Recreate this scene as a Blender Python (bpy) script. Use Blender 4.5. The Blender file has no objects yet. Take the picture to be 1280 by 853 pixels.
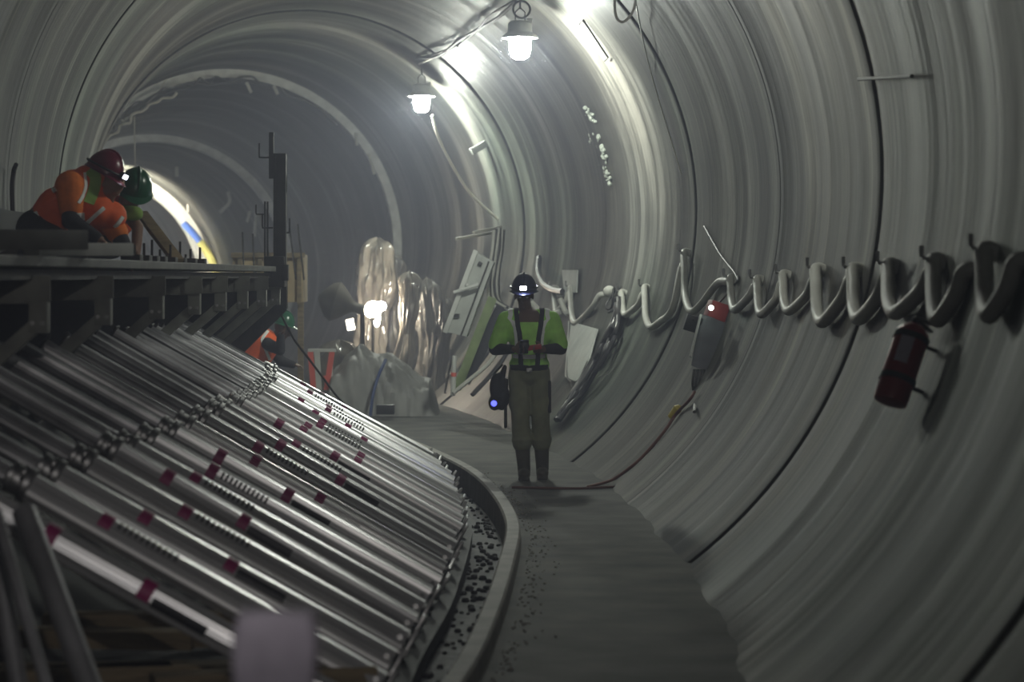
import bpy, bmesh, math, random
import numpy as np
from mathutils import Vector, Matrix, Euler
random.seed(7)
C = bpy.context.scene.collection
SC = bpy.context.scene
PI = math.pi
F = 3200.0            # focal length in pixels of the 1280 wide frame
HZ = 346.0            # row of the horizon
EYE = 1.76

# ------------------------------------------------------------------ helpers
def V(*a): return Vector(a)
def at(px, py, y):
    """point of the place seen at px, py at distance y along the tunnel"""
    return V((px-640)*y/F, y, EYE-(py-HZ)*y/F)

def link(o):
    C.objects.link(o); return o
def thing(name, label, cat, loc=(0,0,0), rotz=0, group=None):
    o = bpy.data.objects.new(name, None); link(o)
    o.empty_display_size = .1
    o.location = loc; o.rotation_euler = (0,0,rotz)
    o['label'] = label; o['category'] = cat
    if group: o['group'] = group
    return o
def tag(o, label, cat, group=None, kind=None):
    if label: o['label'] = label
    if cat: o['category'] = cat
    if group: o['group'] = group
    if kind: o['kind'] = kind
    return o
def obj(name, bm, mat, parent=None, smooth=True, local=False, loc=None, label=None):
    """one mesh object; bm in world coordinates unless local"""
    me = bpy.data.meshes.new(name)
    off = V(0,0,0)
    if parent is not None and not local:
        off = world_of(parent)
        for v in bm.verts: v.co -= off
    if loc is not None:
        for v in bm.verts: v.co -= V(*loc)
    bmesh.ops.recalc_face_normals(bm, faces=bm.faces)
    bm.to_mesh(me); bm.free()
    mats = mat if isinstance(mat, (list,tuple)) else [mat]
    for m in mats: me.materials.append(m)
    o = bpy.data.objects.new(name, me); link(o)
    if loc is not None: o.location = loc
    if parent is not None: o.parent = parent
    if smooth:
        for p in me.polygons: p.use_smooth = True
        try: me.set_sharp_from_angle(angle=math.radians(40))
        except Exception: pass
    if label: o['label'] = label
    return o
def world_of(o):
    p = V(*o.location)
    while o.parent is not None:
        o = o.parent; p = p + V(*o.location)
    return p
def copy_thing(root, loc, rot=None, label=None):
    r = root.copy(); C.objects.link(r); r.location = loc
    if rot is not None: r.rotation_euler = rot
    if label: r['label'] = label
    for ch in list(root.children):
        c = ch.copy(); C.objects.link(c); c.parent = r
        for g in list(ch.children):
            d = g.copy(); C.objects.link(d); d.parent = c
    return r

def BM(): return bmesh.new()
def box(bm, c, s, rot=None, bev=0.0):
    """box centre c, full size s, optional rotation matrix/euler"""
    ret = bmesh.ops.create_cube(bm, size=1)
    vs = ret['verts']
    M = Matrix.Diagonal((s[0],s[1],s[2],1))
    R = Matrix.Identity(4)
    if rot is not None:
        R = rot.to_4x4() if isinstance(rot, Matrix) else Euler(rot).to_matrix().to_4x4()
    T = Matrix.Translation(V(*c))
    bmesh.ops.transform(bm, matrix=T@R@M, verts=vs)
    if bev:
        es = list({e for v in vs for e in v.link_edges})
        bmesh.ops.bevel(bm, geom=es, offset=bev, segments=2, affect='EDGES', profile=.6)
def frame_dir(d, up=V(0,0,1)):
    d = d.normalized()
    if abs(d.dot(up)) > .98: up = V(0,1,0)
    x = up.cross(d).normalized(); y = d.cross(x).normalized()
    return Matrix((x,y,d)).transposed()
def beam(bm, a, b, w, h, bev=0.0, up=V(0,0,1)):
    a=V(*a); b=V(*b); d=b-a
    box(bm, (a+b)/2, (w,h,d.length), frame_dir(d,up), bev)
def tube(bm, pts, r, n=10, cap=True, closed=False):
    pts=[V(*p) for p in pts]; N=len(pts)
    rs = r if isinstance(r,(list,tuple)) else [r]*N
    rings=[]; prev=None
    for i,p in enumerate(pts):
        if closed: t=(pts[(i+1)%N]-pts[i-1])
        else: t = pts[min(i+1,N-1)]-pts[max(i-1,0)]
        if t.length<1e-9: t=V(0,0,1)
        t.normalize()
        if prev is None:
            u=V(0,0,1) if abs(t.z)<.95 else V(0,1,0)
            x=u.cross(t).normalized()
        else:
            x=(prev-t*prev.dot(t))
            x = x.normalized() if x.length>1e-6 else V(1,0,0)
        prev=x; y=t.cross(x)
        rings.append([bm.verts.new(p+(x*math.cos(2*PI*k/n)+y*math.sin(2*PI*k/n))*rs[i]) for k in range(n)])
    for i in range(N if closed else N-1):
        A=rings[i]; B=rings[(i+1)%N]
        for k in range(n):
            bm.faces.new((A[k],A[(k+1)%n],B[(k+1)%n],B[k]))
    if cap and not closed:
        bm.faces.new(rings[0][::-1]); bm.faces.new(rings[-1])
def cr(pts, k=8):
    """catmull-rom smoothing of a point list"""
    P=[V(*p) for p in pts]; P=[P[0]*2-P[1]]+P+[P[-1]*2-P[-2]]
    out=[]
    for i in range(1,len(P)-2):
        for j in range(k):
            t=j/k; a,b,c,d=P[i-1],P[i],P[i+1],P[i+2]
            out.append(.5*((2*b)+(c-a)*t+(2*a-5*b+4*c-d)*t*t+(3*b-a-3*c+d)*t**3))
    out.append(P[-2]); return out
def lathe(bm, prof, M=None, n=24, caps=True):
    """profile [(r,z)...] turned about z, placed by matrix M"""
    M = M or Matrix.Identity(4)
    rings=[]
    for r,z in prof:
        rings.append([bm.verts.new(M@V(r*math.cos(2*PI*k/n), r*math.sin(2*PI*k/n), z)) for k in range(n)])
    for A,B in zip(rings,rings[1:]):
        for k in range(n):
            bm.faces.new((A[k],A[(k+1)%n],B[(k+1)%n],B[k]))
    if caps:
        bm.faces.new(rings[0][::-1]); bm.faces.new(rings[-1])
def ell(bm, c, r, rot=None, u=20, v=14):
    ret=bmesh.ops.create_uvsphere(bm,u_segments=u,v_segments=v,radius=1)
    R=Matrix.Identity(4)
    if rot is not None:
        R = rot.to_4x4() if isinstance(rot, Matrix) else Euler(rot).to_matrix().to_4x4()
    if not isinstance(r,(tuple,list)): r=(r,r,r)
    bmesh.ops.transform(bm,matrix=Matrix.Translation(V(*c))@R@Matrix.Diagonal((r[0],r[1],r[2],1)),verts=ret['verts'])
    return ret['verts']
def cone(bm, a, b, ra, rb, n=16):
    """rounded tapered limb segment"""
    a=V(*a); b=V(*b); d=b-a; L=d.length
    M=Matrix.Translation(a)@frame_dir(d).to_4x4()
    prof=[]
    for i in range(5):
        t=-PI/2+ (i/5)*PI/2
        prof.append((max(ra*math.cos(t),1e-4), ra*math.sin(t)))
    for i in range(6):
        t=i/5; prof.append((ra+(rb-ra)*t, L*t))
    for i in range(1,6):
        t=(i/5)*PI/2
        prof.append((max(rb*math.cos(t),1e-4), L+rb*math.sin(t)))
    lathe(bm, prof, M, n)
def prism(bm, pts, thick):
    """polygon pts (3-D, planar) extruded by vector thick"""
    a=[bm.verts.new(V(*p)) for p in pts]; b=[bm.verts.new(V(*p)+thick) for p in pts]
    n=len(pts)
    bm.faces.new(a[::-1]); bm.faces.new(b)
    for i in range(n): bm.faces.new((a[i],a[(i+1)%n],b[(i+1)%n],b[i]))

# ------------------------------------------------------------------ materials
def mat(name, col, rough=.6, metal=0.0, emit=None, estr=0, noise=None, bump=None, nscale=8, spec=.5, coord='Object', stretch=(1,1,1), trans=0):
    m=bpy.data.materials.new(name); m.use_nodes=True
    nt=m.node_tree; b=nt.nodes['Principled BSDF']
    b.inputs['Base Color'].default_value=(*col,1)
    b.inputs['Roughness'].default_value=rough; b.inputs['Metallic'].default_value=metal
    b.inputs['Specular IOR Level'].default_value=spec
    if trans: b.inputs['Transmission Weight'].default_value=trans
    if emit:
        b.inputs['Emission Color'].default_value=(*emit,1); b.inputs['Emission Strength'].default_value=estr
    if noise or bump:
        tc=nt.nodes.new('ShaderNodeTexCoord'); mp=nt.nodes.new('ShaderNodeMapping')
        mp.inputs['Scale'].default_value=stretch
        nt.links.new(tc.outputs[coord],mp.inputs['Vector'])
        nz=nt.nodes.new('ShaderNodeTexNoise'); nz.inputs['Scale'].default_value=nscale
        nz.inputs['Detail'].default_value=5
        nt.links.new(mp.outputs[0],nz.inputs['Vector'])
        if noise:
            r=nt.nodes.new('ShaderNodeValToRGB')
            r.color_ramp.elements[0].position=.3; r.color_ramp.elements[1].position=.72
            lo=tuple(max(0,c*(1-noise)) for c in col); hi=tuple(min(1,c*(1+noise)) for c in col)
            r.color_ramp.elements[0].color=(*lo,1); r.color_ramp.elements[1].color=(*hi,1)
            nt.links.new(nz.outputs['Fac'],r.inputs['Fac']); nt.links.new(r.outputs[0],b.inputs['Base Color'])
        if bump:
            bp=nt.nodes.new('ShaderNodeBump'); bp.inputs['Strength'].default_value=bump; bp.inputs['Distance'].default_value=.02
            nt.links.new(nz.outputs['Fac'],bp.inputs['Height']); nt.links.new(bp.outputs[0],b.inputs['Normal'])
    return m

def concrete_wall():
    m=bpy.data.materials.new('formed_concrete'); m.use_nodes=True
    nt=m.node_tree; N=nt.nodes; L=nt.links; b=N['Principled BSDF']
    uv=N.new('ShaderNodeUVMap'); uv.uv_map='UVMap'
    def noise(sx,sy,scale,det=4,rough=.6):
        mp=N.new('ShaderNodeMapping'); mp.inputs['Scale'].default_value=(sx,sy,1)
        L.new(uv.outputs[0],mp.inputs['Vector'])
        z=N.new('ShaderNodeTexNoise'); z.inputs['Scale'].default_value=scale
        z.inputs['Detail'].default_value=det; z.inputs['Roughness'].default_value=rough
        L.new(mp.outputs[0],z.inputs['Vector']); return z.outputs['Fac']
    def ramp(f,stops):
        r=N.new('ShaderNodeValToRGB'); e=r.color_ramp.elements
        e[0].position,e[0].color=stops[0][0],(*stops[0][1],1); e[1].position,e[1].color=stops[-1][0],(*stops[-1][1],1)
        for p,c in stops[1:-1]:
            q=e.new(p); q.color=(*c,1)
        L.new(f,r.inputs['Fac']); return r.outputs[0]
    def mul(a,c,fac=1):
        x=N.new('ShaderNodeMix'); x.data_type='RGBA'; x.blend_type='MULTIPLY'; x.inputs[0].default_value=fac
        L.new(a,x.inputs[6]); L.new(c,x.inputs[7]); return x.outputs[2]
    streak=noise(.85,.07,1.3,7,.68)      # bands that run round the ring
    fine=noise(11,.5,1.5,4)
    blot=noise(.6,.6,1.1,5)
    hue=noise(.14,.2,1.0,2)
    drip=noise(2.4,.12,1.1,8,.78)
    base=ramp(streak,[(.35,(.035,.035,.034)),(.44,(.10,.10,.093)),(.52,(.165,.165,.150)),(.60,(.38,.378,.345))])
    c=mul(base, ramp(fine,[(.25,(.72,.72,.72)),(.6,(1,1,1))]))
    c=mul(c, ramp(blot,[(.3,(.68,.68,.68)),(.65,(1,1,1))]))
    c=mul(c, ramp(hue,[(.35,(1.0,.95,.92)),(.5,(1,1,1)),(.62,(.88,1.0,.93))]))
    c=mul(c, ramp(drip,[(.30,(.42,.41,.40)),(.40,(1,1,1))]))
    # shade of the lower wall, painted into the colour below the hose line
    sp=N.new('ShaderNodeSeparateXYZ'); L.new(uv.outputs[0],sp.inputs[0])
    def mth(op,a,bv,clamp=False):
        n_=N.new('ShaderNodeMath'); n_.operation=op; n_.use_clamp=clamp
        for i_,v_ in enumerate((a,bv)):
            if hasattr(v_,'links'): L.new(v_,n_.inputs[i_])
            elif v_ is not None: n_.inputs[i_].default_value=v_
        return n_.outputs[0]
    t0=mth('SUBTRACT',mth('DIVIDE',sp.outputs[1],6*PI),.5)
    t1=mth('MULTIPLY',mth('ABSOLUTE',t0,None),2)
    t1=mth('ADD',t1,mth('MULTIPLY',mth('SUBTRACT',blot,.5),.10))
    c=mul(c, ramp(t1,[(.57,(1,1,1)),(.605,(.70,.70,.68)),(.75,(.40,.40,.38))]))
    L.new(c,b.inputs['Base Color'])
    rr=ramp(streak,[(.3,(.40,.40,.40)),(.7,(.62,.62,.62))]); L.new(rr,b.inputs['Roughness'])
    b.inputs['Specular IOR Level'].default_value=.06
    b1=N.new('ShaderNodeBump'); b1.inputs['Strength'].default_value=.55; b1.inputs['Distance'].default_value=.06
    L.new(noise(1.0,.035,1.6,4),b1.inputs['Height'])
    b2=N.new('ShaderNodeBump'); b2.inputs['Strength'].default_value=.35; b2.inputs['Distance'].default_value=.006
    L.new(noise(9,2.5,2.2,5),b2.inputs['Height']); L.new(b1.outputs[0],b2.inputs['Normal'])
    L.new(b2.outputs[0],b.inputs['Normal'])
    return m
M={}
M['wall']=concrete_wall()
M['lip']=mat('lamplit_concrete_edge',(.80,.80,.77),.7,noise=.2,nscale=6)  # paler than the wall: lamplight on the arch edges put into the colour
M['floor']=mat('floor_concrete',(.11,.11,.10),.75,noise=.5,bump=.5,nscale=2.2,coord='Object',spec=.12)
M['shade_rail_black']=mat('shade_sheet_and_rail_black',(.012,.012,.013),.7,.0,noise=.4,nscale=5)  # black of the sill rail and of the sheet that paints under-deck shade
M['bed']=mat('dirty_bed',(.026,.025,.025),.7,noise=.7,bump=1,nscale=9)
M['curb']=mat('curb_concrete',(.30,.29,.265),.7,noise=.3,bump=.3,nscale=6)
M['alu']=mat('aluminium',(.88,.88,.90),.36,.62,noise=.22,nscale=3,stretch=(.5,6,6))
M['alu2']=mat('dull_aluminium',(.55,.55,.57),.42,.7,noise=.35,nscale=4)
M['steel']=mat('galvanised_steel',(.40,.40,.40),.4,.9,noise=.4,nscale=25)
M['dark']=mat('dark_steel',(.05,.047,.045),.6,.3,noise=.4,nscale=9)
M['black']=mat('black_rubber',(.018,.018,.02),.45)
M['magenta']=mat('magenta_tape',(.33,.012,.13),.5)
M['print']=mat('black_print',(.02,.02,.024),.5)
M['timber']=mat('timber',(.22,.17,.10),.75,noise=.4,bump=.3,nscale=5,stretch=(1,1,6))
M['ply']=mat('plywood',(.42,.33,.20),.7,noise=.3,nscale=4)
M['formwork']=mat('formwork_paint',(.21,.215,.19),.6,noise=.3,nscale=6)
M['deckply']=mat('dark_deck_board',(.11,.11,.10),.6,noise=.4,nscale=5)
M['orange']=mat('orange_hivis',(.95,.13,.015),.75,noise=.15,nscale=12,bump=.2)
M['sleeve']=mat('orange_shirt',(.85,.20,.02),.8,noise=.2,nscale=10,bump=.3)
M['lime']=mat('lime_hivis',(.42,.80,.15),.75,noise=.15,nscale=12,bump=.2)
M['reflect']=mat('reflective_tape',(.92,.94,.92),.5)
M['cloth']=mat('dark_work_cloth',(.022,.022,.026),.85,bump=.3,nscale=14)
M['olive']=mat('khaki_trousers',(.215,.22,.14),.85,noise=.25,bump=.6,nscale=9)
M['boot']=mat('rubber_boot',(.085,.075,.055),.5,noise=.3,nscale=9)
M['skin']=mat('skin',(.26,.15,.10),.55)
M['skind']=mat('dark_skin',(.13,.07,.045),.55)
M['hel_m']=mat('maroon_shell',(.16,.012,.035),.3)
M['hel_g']=mat('green_shell',(.012,.10,.045),.28)
M['hel_b']=mat('navy_shell',(.02,.022,.045),.35)
M['glove']=mat('green_glove',(.28,.46,.10),.8)
M['white']=mat('white_paint',(.68,.69,.66),.5,noise=.12,nscale=5)
M['plate']=mat('pale_panel',(.50,.52,.49),.5,noise=.15,nscale=5)
M['greenboard']=mat('green_board',(.22,.29,.12),.6,noise=.25,nscale=7)
M['pvc']=mat('pale_pvc',(.55,.55,.50),.5,noise=.15,nscale=6)
M['cable']=mat('cable_sheath',(.05,.047,.045),.5,noise=.4,nscale=20)
M['pale_cable']=mat('pale_cable',(.60,.58,.50),.5)
M['red']=mat('red_paint',(.36,.012,.014),.3)
M['redbox']=mat('red_box',(.32,.03,.03),.5)
M['grey']=mat('grey_panel',(.16,.165,.185),.45,noise=.2,nscale=8)
M['yellow']=mat('yellow_plastic',(.62,.50,.06),.5)
M['hood']=mat('hood_paint',(.09,.08,.065),.6,noise=.3,nscale=6)
M['tarp']=mat('grey_tarpaulin',(.36,.36,.35),.6,noise=.25,bump=.9,nscale=3)
M['blue']=mat('blue_strap',(.06,.10,.28),.6)
M['barrier']=mat('red_barrier',(.85,.14,.10),.5)
M['wrap']=mat('wrapping_film',(.17,.155,.13),.18,noise=.65,bump=1.0,nscale=6,stretch=(1,1,.35),spec=.8)
M['wrap2']=mat('dull_wrapping',(.10,.095,.085),.4,noise=.4,bump=.8,nscale=4,stretch=(1,1,.3))
M['lilac']=mat('lilac_cloth',(.66,.60,.70),.85,noise=.12,nscale=14)
M['crust']=mat('pale_crust',(.58,.62,.55),.7)
def lampmat(name,col,s):
    return mat(name,col,.4,emit=col,estr=s)
M['lamp']=lampmat('lamp_globe',(.93,1.0,.95),820)
M['flood']=lampmat('flood_lens',(1.0,.90,.78),240)
M['farlamp']=lampmat('far_lamp',(1.0,.98,.94),900)
M['farlamp2']=lampmat('far_lamp_weak',(.88,.94,1.0),50)
M['head']=lampmat('headlamp_lens',(.55,.62,1.0),260)
M['head2']=lampmat('headlamp_lens_small',(.80,.82,1.0),14)
M['led']=lampmat('indicator',(.8,1.0,.9),20)
M['lamp_fill']=lampmat('lamp_globe_fill',(.97,.96,.98),110)  # globe of the added fill lamp above the camera
M['lamp_near']=lampmat('lamp_globe_near',(.96,1.0,.95),230)
M['flood2']=lampmat('work_light_lens',(1.0,.93,.85),12)
M['blue2']=mat('blue_arc',(.10,.22,.75),.5)
M['yel2']=mat('yellow_arc',(.85,.78,.25),.5)
EXPOSURE=-0.55
M['bluelens']=lampmat('blue_lens',(.10,.12,1.0),4)

# ------------------------------------------------------------------ tunnel line
KY=[-6,0,8,12,16,20,24,30,36,44,52,62,75,95]
KX=[-1.5,-1.15,-.85,-.75,-.75,-.90,-1.22,-1.95,-3.0,-4.85,-6.9,-9.6,-13.4,-19.6]
KZ=[2.4,2.4,2.4,2.4,2.4,2.4,2.4,2.4,2.38,2.33,1.9,1.55,1.6,1.7]
def hermite(xs,ys,x):
    x=min(max(x,xs[0]),xs[-1]); i=0
    while i<len(xs)-2 and x>xs[i+1]: i+=1
    def sl(k):
        if k==0: return (ys[1]-ys[0])/(xs[1]-xs[0])
        if k==len(xs)-1: return (ys[-1]-ys[-2])/(xs[-1]-xs[-2])
        return (ys[k+1]-ys[k-1])/(xs[k+1]-xs[k-1])
    h=xs[i+1]-xs[i]; t=(x-xs[i])/h
    return (2*t**3-3*t*t+1)*ys[i]+(t**3-2*t*t+t)*h*sl(i)+(-2*t**3+3*t*t)*ys[i+1]+(t**3-t*t)*h*sl(i+1)
def cx(y): return hermite(KY,KX,y)
def cz(y): return hermite(KY,KZ,y)
def tfr(y):
    T=V((cx(y+.2)-cx(y-.2))/.4,1,(cz(y+.2)-cz(y-.2))/.4).normalized()
    Nn=T.cross(V(0,0,1)).normalized(); U=Nn.cross(T)
    return V(cx(y),y,cz(y)),T,Nn,U
JO=[4.2,8.2,11.9,15.7,19.8,24.1,29.5,34.9,39.6]
B_,C_,D_,E_=44.0,55.0,66.0,80.0
SE=[(5.1,.004),(6.3,-.005),(7.2,.004),(9.4,-.006),(10.5,.005),(12.9,.006),(13.8,-.006),(14.9,.004),(16.6,-.007),(17.5,.006),(18.3,-.006),(20.9,.008),(21.7,-.007),(22.6,.006),(25.1,-.009),(25.9,.006),(26.8,-.008),(27.9,.009),(30.6,-.008),(31.7,.008),(33,-.008),(36,.008),(37.4,-.008),(38.5,.006),(41,-.01),(42.2,.01)]
def prof(y):
    """lining radius along the tunnel"""
    r=3.0
    if y>B_: r=3.06
    for i,j in enumerate(JO):
        d=y-j
        if abs(d)<.025: r+=(.005 if j<17 else .012)*(1-abs(d)/.025)
        if 0<d<.30: r-=.008*(1-d/.30)                    # slight lip after it
    r+=.010*math.sin(y*2.05+.6)+.006*math.sin(y*5.3)+.004*math.sin(y*11.7+1)
    k=sum(1 for j in JO if y>j)
    r+=[0,.005,-.004,.005,-.003,.006,-.008,.014,-.01,0][min(k,9)]
    for a,h in SE:
        if y>a: r+=h*.45*min(1,(y-a)/.06)
    for a,w,h in ((B_,.35,.15),(C_,.28,.16),(D_,.5,.30),(E_,.5,.25)):
        if a<=y<=a+w: r-=h
    return r
def wp(y,ang,off=0.0):
    """point on the lining; ang 0 = crown, +90 deg = right springline; off = towards the axis"""
    c,T,Nn,U=tfr(y); a=math.radians(ang); r=prof(y)-off
    return c+(Nn*math.sin(a)+U*math.cos(a))*r
def cast(px,py,off=0.0,y0=5.0,y1=95.0):
    """where the sight line meets the lining"""
    def out(y):
        p=at(px,py,y); T=tfr(y)[1]
        dx=(p.x-cx(y))*math.cos(math.atan2(T.x,T.y)); dz=p.z-cz(y)
        return math.hypot(dx,dz)>prof(y)-off or p.z<0
    y=y0
    while y<y1 and not out(y): y+=.3
    lo,hi=y-.3,y
    for _ in range(9):
        m=(lo+hi)/2
        if out(m): hi=m
        else: lo=m
    y=hi
    c,T,Nn,U=tfr(y); p=at(px,py,y)
    d=(p-c); d-=T*d.dot(T)
    return p, -d.normalized(), T     # point, inward normal, axis

def build_lining():
    ys=set(np.arange(-5,96,.22).round(3).tolist())
    for j in JO:
        for d in (-.025,-.008,0,.008,.025,.12,.2,.3): ys.add(round(j+d,3))
    for a,h in SE: ys.add(a); ys.add(round(a+.06,4))
    for a,w in ((B_,.35),(C_,.28),(D_,.5),(E_,.5)):
        for d in (-.004,.0,.03,w-.03,w,w+.004): ys.add(round(a+d,4))
    ys=sorted(ys); n=180
    bm=BM(); uvl=bm.loops.layers.uv.new('UVMap')
    rings=[]
    for y in ys:
        c,T,Nn,U=tfr(y); r=prof(y); ring=[]
        for k in range(n):
            a=2*PI*k/n+PI
            ring.append(bm.verts.new(c+(Nn*math.sin(a)+U*math.cos(a))*r))
        rings.append(ring)
    for i in range(len(ys)-1):
        for k in range(n):
            k2=(k+1)%n
            f=bm.faces.new((rings[i][k],rings[i+1][k],rings[i+1][k2],rings[i][k2]))
            ym=(ys[i]+ys[i+1])/2
            if any(abs(ym-j)<.009 for j in JO if j>17 or j<5): f.material_index=1
            elif any(a-.004<ym<a+w+.004 for a,w in ((B_,.35),(C_,.28),(D_,.5),(E_,.5))): f.material_index=2
            for lp,(yy,kk) in zip(f.loops,((ys[i],k),(ys[i+1],k),(ys[i+1],k+1),(ys[i],k+1))):
                lp[uvl].uv=(yy,kk/n*2*PI*3)
    for end in (rings[0],rings[-1]): bm.faces.new(end)
    me=bpy.data.meshes.new('wall_tunnel')
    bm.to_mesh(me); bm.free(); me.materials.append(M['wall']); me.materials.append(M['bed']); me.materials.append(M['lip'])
    for p in me.polygons: p.use_smooth=True
    me.set_sharp_from_angle(angle=math.radians(45))
    o=bpy.data.objects.new('wall_tunnel',me); link(o)
    sol=None
    o['kind']='structure'; o['label']='curved grey cast concrete lining of the round tunnel'
    return o
build_lining()

def ribbon(ys,xa,xb,z,th,name,m,kind='structure'):
    bm=BM(); rows=[]
    for y in ys:
        rows.append([bm.verts.new(V(xa(y),y,z)),bm.verts.new(V(xb(y),y,z)),bm.verts.new(V(xb(y),y,z-th)),bm.verts.new(V(xa(y),y,z-th))])
    for A,Bq in zip(rows,rows[1:]):
        for k in range(4): bm.faces.new((A[k],A[(k+1)%4],Bq[(k+1)%4],Bq[k]))
    bm.faces.new(rows[0]); bm.faces.new(rows[-1][::-1])
    o=obj(name,bm,m,smooth=False); o['kind']=kind; return o
CKY=[6,8,10.5,12.1,15.1,17.5,20.4,22.7,26.7,30,34,44]
CKX=[-.85,-.55,-.25,-.14,-.03,-.0,-.17,-.44,-1.17,-1.85,-2.7,-4.9]
def curbx(y): return hermite(CKY,CKX,y)
ysf=[y*.4 for y in range(-10,112)]
def wallx(y,z,s):
    r=prof(y); return cx(y)+s*math.sqrt(max(r*r-(z-cz(y))**2,0))
fl=ribbon(ysf,lambda y: curbx(y)-.02,lambda y: cx(y)+1.86,0,.12,'floor',M['floor'])
fl['label']='bare concrete walkway along the tunnel invert'
bed=ribbon(ysf,lambda y: cx(y)-2.1,lambda y: curbx(y)-.02,-.10,.12,'floor',M['bed'])
bed.name='floor_track_bed'; bed['label']='dark dirty bed between the struts and the curb'
ff=ribbon([44+y*.8 for y in range(60)],lambda y: cx(y)-2.6,lambda y: cx(y)+2.6,-.35,.1,'floor_beyond',M['floor'])
cb=BM()
rows=[]
for y in [6+i*.25 for i in range(120)]:
    x=curbx(y); w=.05
    T=V((curbx(y+.1)-curbx(y-.1))/.2,1,0).normalized(); Nn=V(T.y,-T.x,0)
    c=V(x,y,0)
    rows.append([cb.verts.new(c+Nn*a+V(0,0,b)) for a,b in ((-w-.01,-.12),(-w,.085),(-w+.012,.10),(w-.012,.10),(w,.085),(w+.01,-.12))])
for A,Bq in zip(rows,rows[1:]):
    for k in range(6): cb.faces.new((A[k],A[(k+1)%6],Bq[(k+1)%6],Bq[k]))
cb.faces.new(rows[0]); cb.faces.new(rows[-1][::-1])
o=obj('curb',cb,M['curb'],smooth=False); o.name='trim_curb'; o['kind']='structure'; o['label']='narrow raised concrete curb curving along the walkway'

# ------------------------------------------------------------------ struts
ORD=['first','second','third','fourth','fifth','sixth','seventh','eighth','ninth','tenth','eleventh','twelfth','thirteenth','fourteenth',
 'fifteenth','sixteenth','seventeenth','eighteenth','nineteenth','twentieth','twenty-first','twenty-second','twenty-third','twenty-fourth',
 'twenty-fifth','twenty-sixth','twenty-seventh','twenty-eighth','twenty-ninth','thirtieth']
def fluted(bm,x0,x1,r,n=32,amp=.07):
    rings=[]
    for x in (x0,x1):
        rings.append([bm.verts.new(V(-x,(r*(1+amp*math.cos(8*2*PI*k/n)))*math.cos(2*PI*k/n),(r*(1+amp*math.cos(8*2*PI*k/n)))*math.sin(2*PI*k/n))) for k in range(n)])
    for k in range(n): bm.faces.new((rings[0][k],rings[0][(k+1)%n],rings[1][(k+1)%n],rings[1][k]))
    bm.faces.new(rings[0][::-1]); bm.faces.new(rings[1])
def arc_label(bm,x0,x1,r,a0,a1,n=6):
    A=[bm.verts.new(V(-x0,r*math.cos(a),r*math.sin(a))) for a in [a0+(a1-a0)*i/n for i in range(n+1)]]
    Bq=[bm.verts.new(V(-x1,r*math.cos(a),r*math.sin(a))) for a in [a0+(a1-a0)*i/n for i in range(n+1)]]
    for i in range(n): bm.faces.new((A[i],A[i+1],Bq[i+1],Bq[i]))
def make_strut(variant):
    t=thing('shoring_strut','x','strut')
    bm=BM(); fluted(bm,.03,1.68,.058); obj('outer_tube',bm,M['alu'],t,local=True)
    bm=BM(); fluted(bm,1.62,2.62,.042); obj('inner_tube',bm,M['alu2'],t,local=True)
    bm=BM()
    My=Matrix.Rotation(-PI/2,4,'Y')
    lathe(bm,[(.062,0),(.076,.008),(.076,.03),(.064,.04),(.064,.075),(.070,.08),(.070,.10),(.045,.11)],Matrix.Translation(V(-1.66,0,0))@My,20)
    for k in (0,1):
        a=k*PI
        tube(bm,[V(-1.70,math.cos(a)*.05,math.sin(a)*.05+.02)+V(.0,math.cos(q)*.03+math.copysign(.045,math.cos(a)),math.sin(q)*.03) for q in [i*2*PI/10 for i in range(10)]],.008,6,closed=True)
    obj('collar_nut',bm,M['steel'],t,local=True)
    bm=BM(); box(bm,(-.005,0,0),(.02,.14,.14),bev=.006); box(bm,(-.05,0,-.055),(.08,.10,.02),bev=.004)
    tube(bm,[V(-.06,-.075,0),V(-.06,.075,0)],.014,8); obj('foot_clamp',bm,M['steel'],t,local=True)
    bm=BM(); box(bm,(-2.62,0,0),(.016,.12,.12),bev=.005); obj('head_plate',bm,M['dark'],t,local=True)
    # labels wrapped on the face turned to the walkway
    a0,a1=math.radians(180+10),math.radians(180-75)
    x1=1.42-variant*.07
    bm=BM(); arc_label(bm,x1-.055,x1,.0630,a0,a1); arc_label(bm,x1-.055,x1,.0630,math.radians(95),math.radians(20)); obj('label',bm,M['magenta'],t,local=True,label='magenta tape mark')
    if variant%2==0:
        x2=x1-.42
        bm=BM(); arc_label(bm,x2-.055,x2,.0630,a0,a1); obj('label',bm,M['magenta'],t,local=True,label='lower magenta tape mark')
        bm=BM(); arc_label(bm,x2-.30,x2-.065,.0630,math.radians(196),math.radians(158)); obj('printed_band',bm,M['print'],t,local=True)
    else:
        bm=BM(); x=x1-.08
        for k in range(11):
            arc_label(bm,x-.012,x,.0630,math.radians(165),math.radians(125),3); x-=.026
        obj('printed_band',bm,M['print'],t,local=True)
    return t
RKY=[8,9.75,11.5,14,18.6,24,26,30]; RKX=[-.62,-.52,-.48,-.37,-.36,-.77,-1.05,-1.9]
def rodx(y): return hermite(RKY,RKX,y)
prot=[make_strut(0),make_strut(1),make_strut(2),make_strut(3)]
ysr=[]; y=9.7
while y<24.3:
    ysr.append(y); y+= .68 if y<11 else .56
used=set(); NR=len(ysr)
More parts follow.
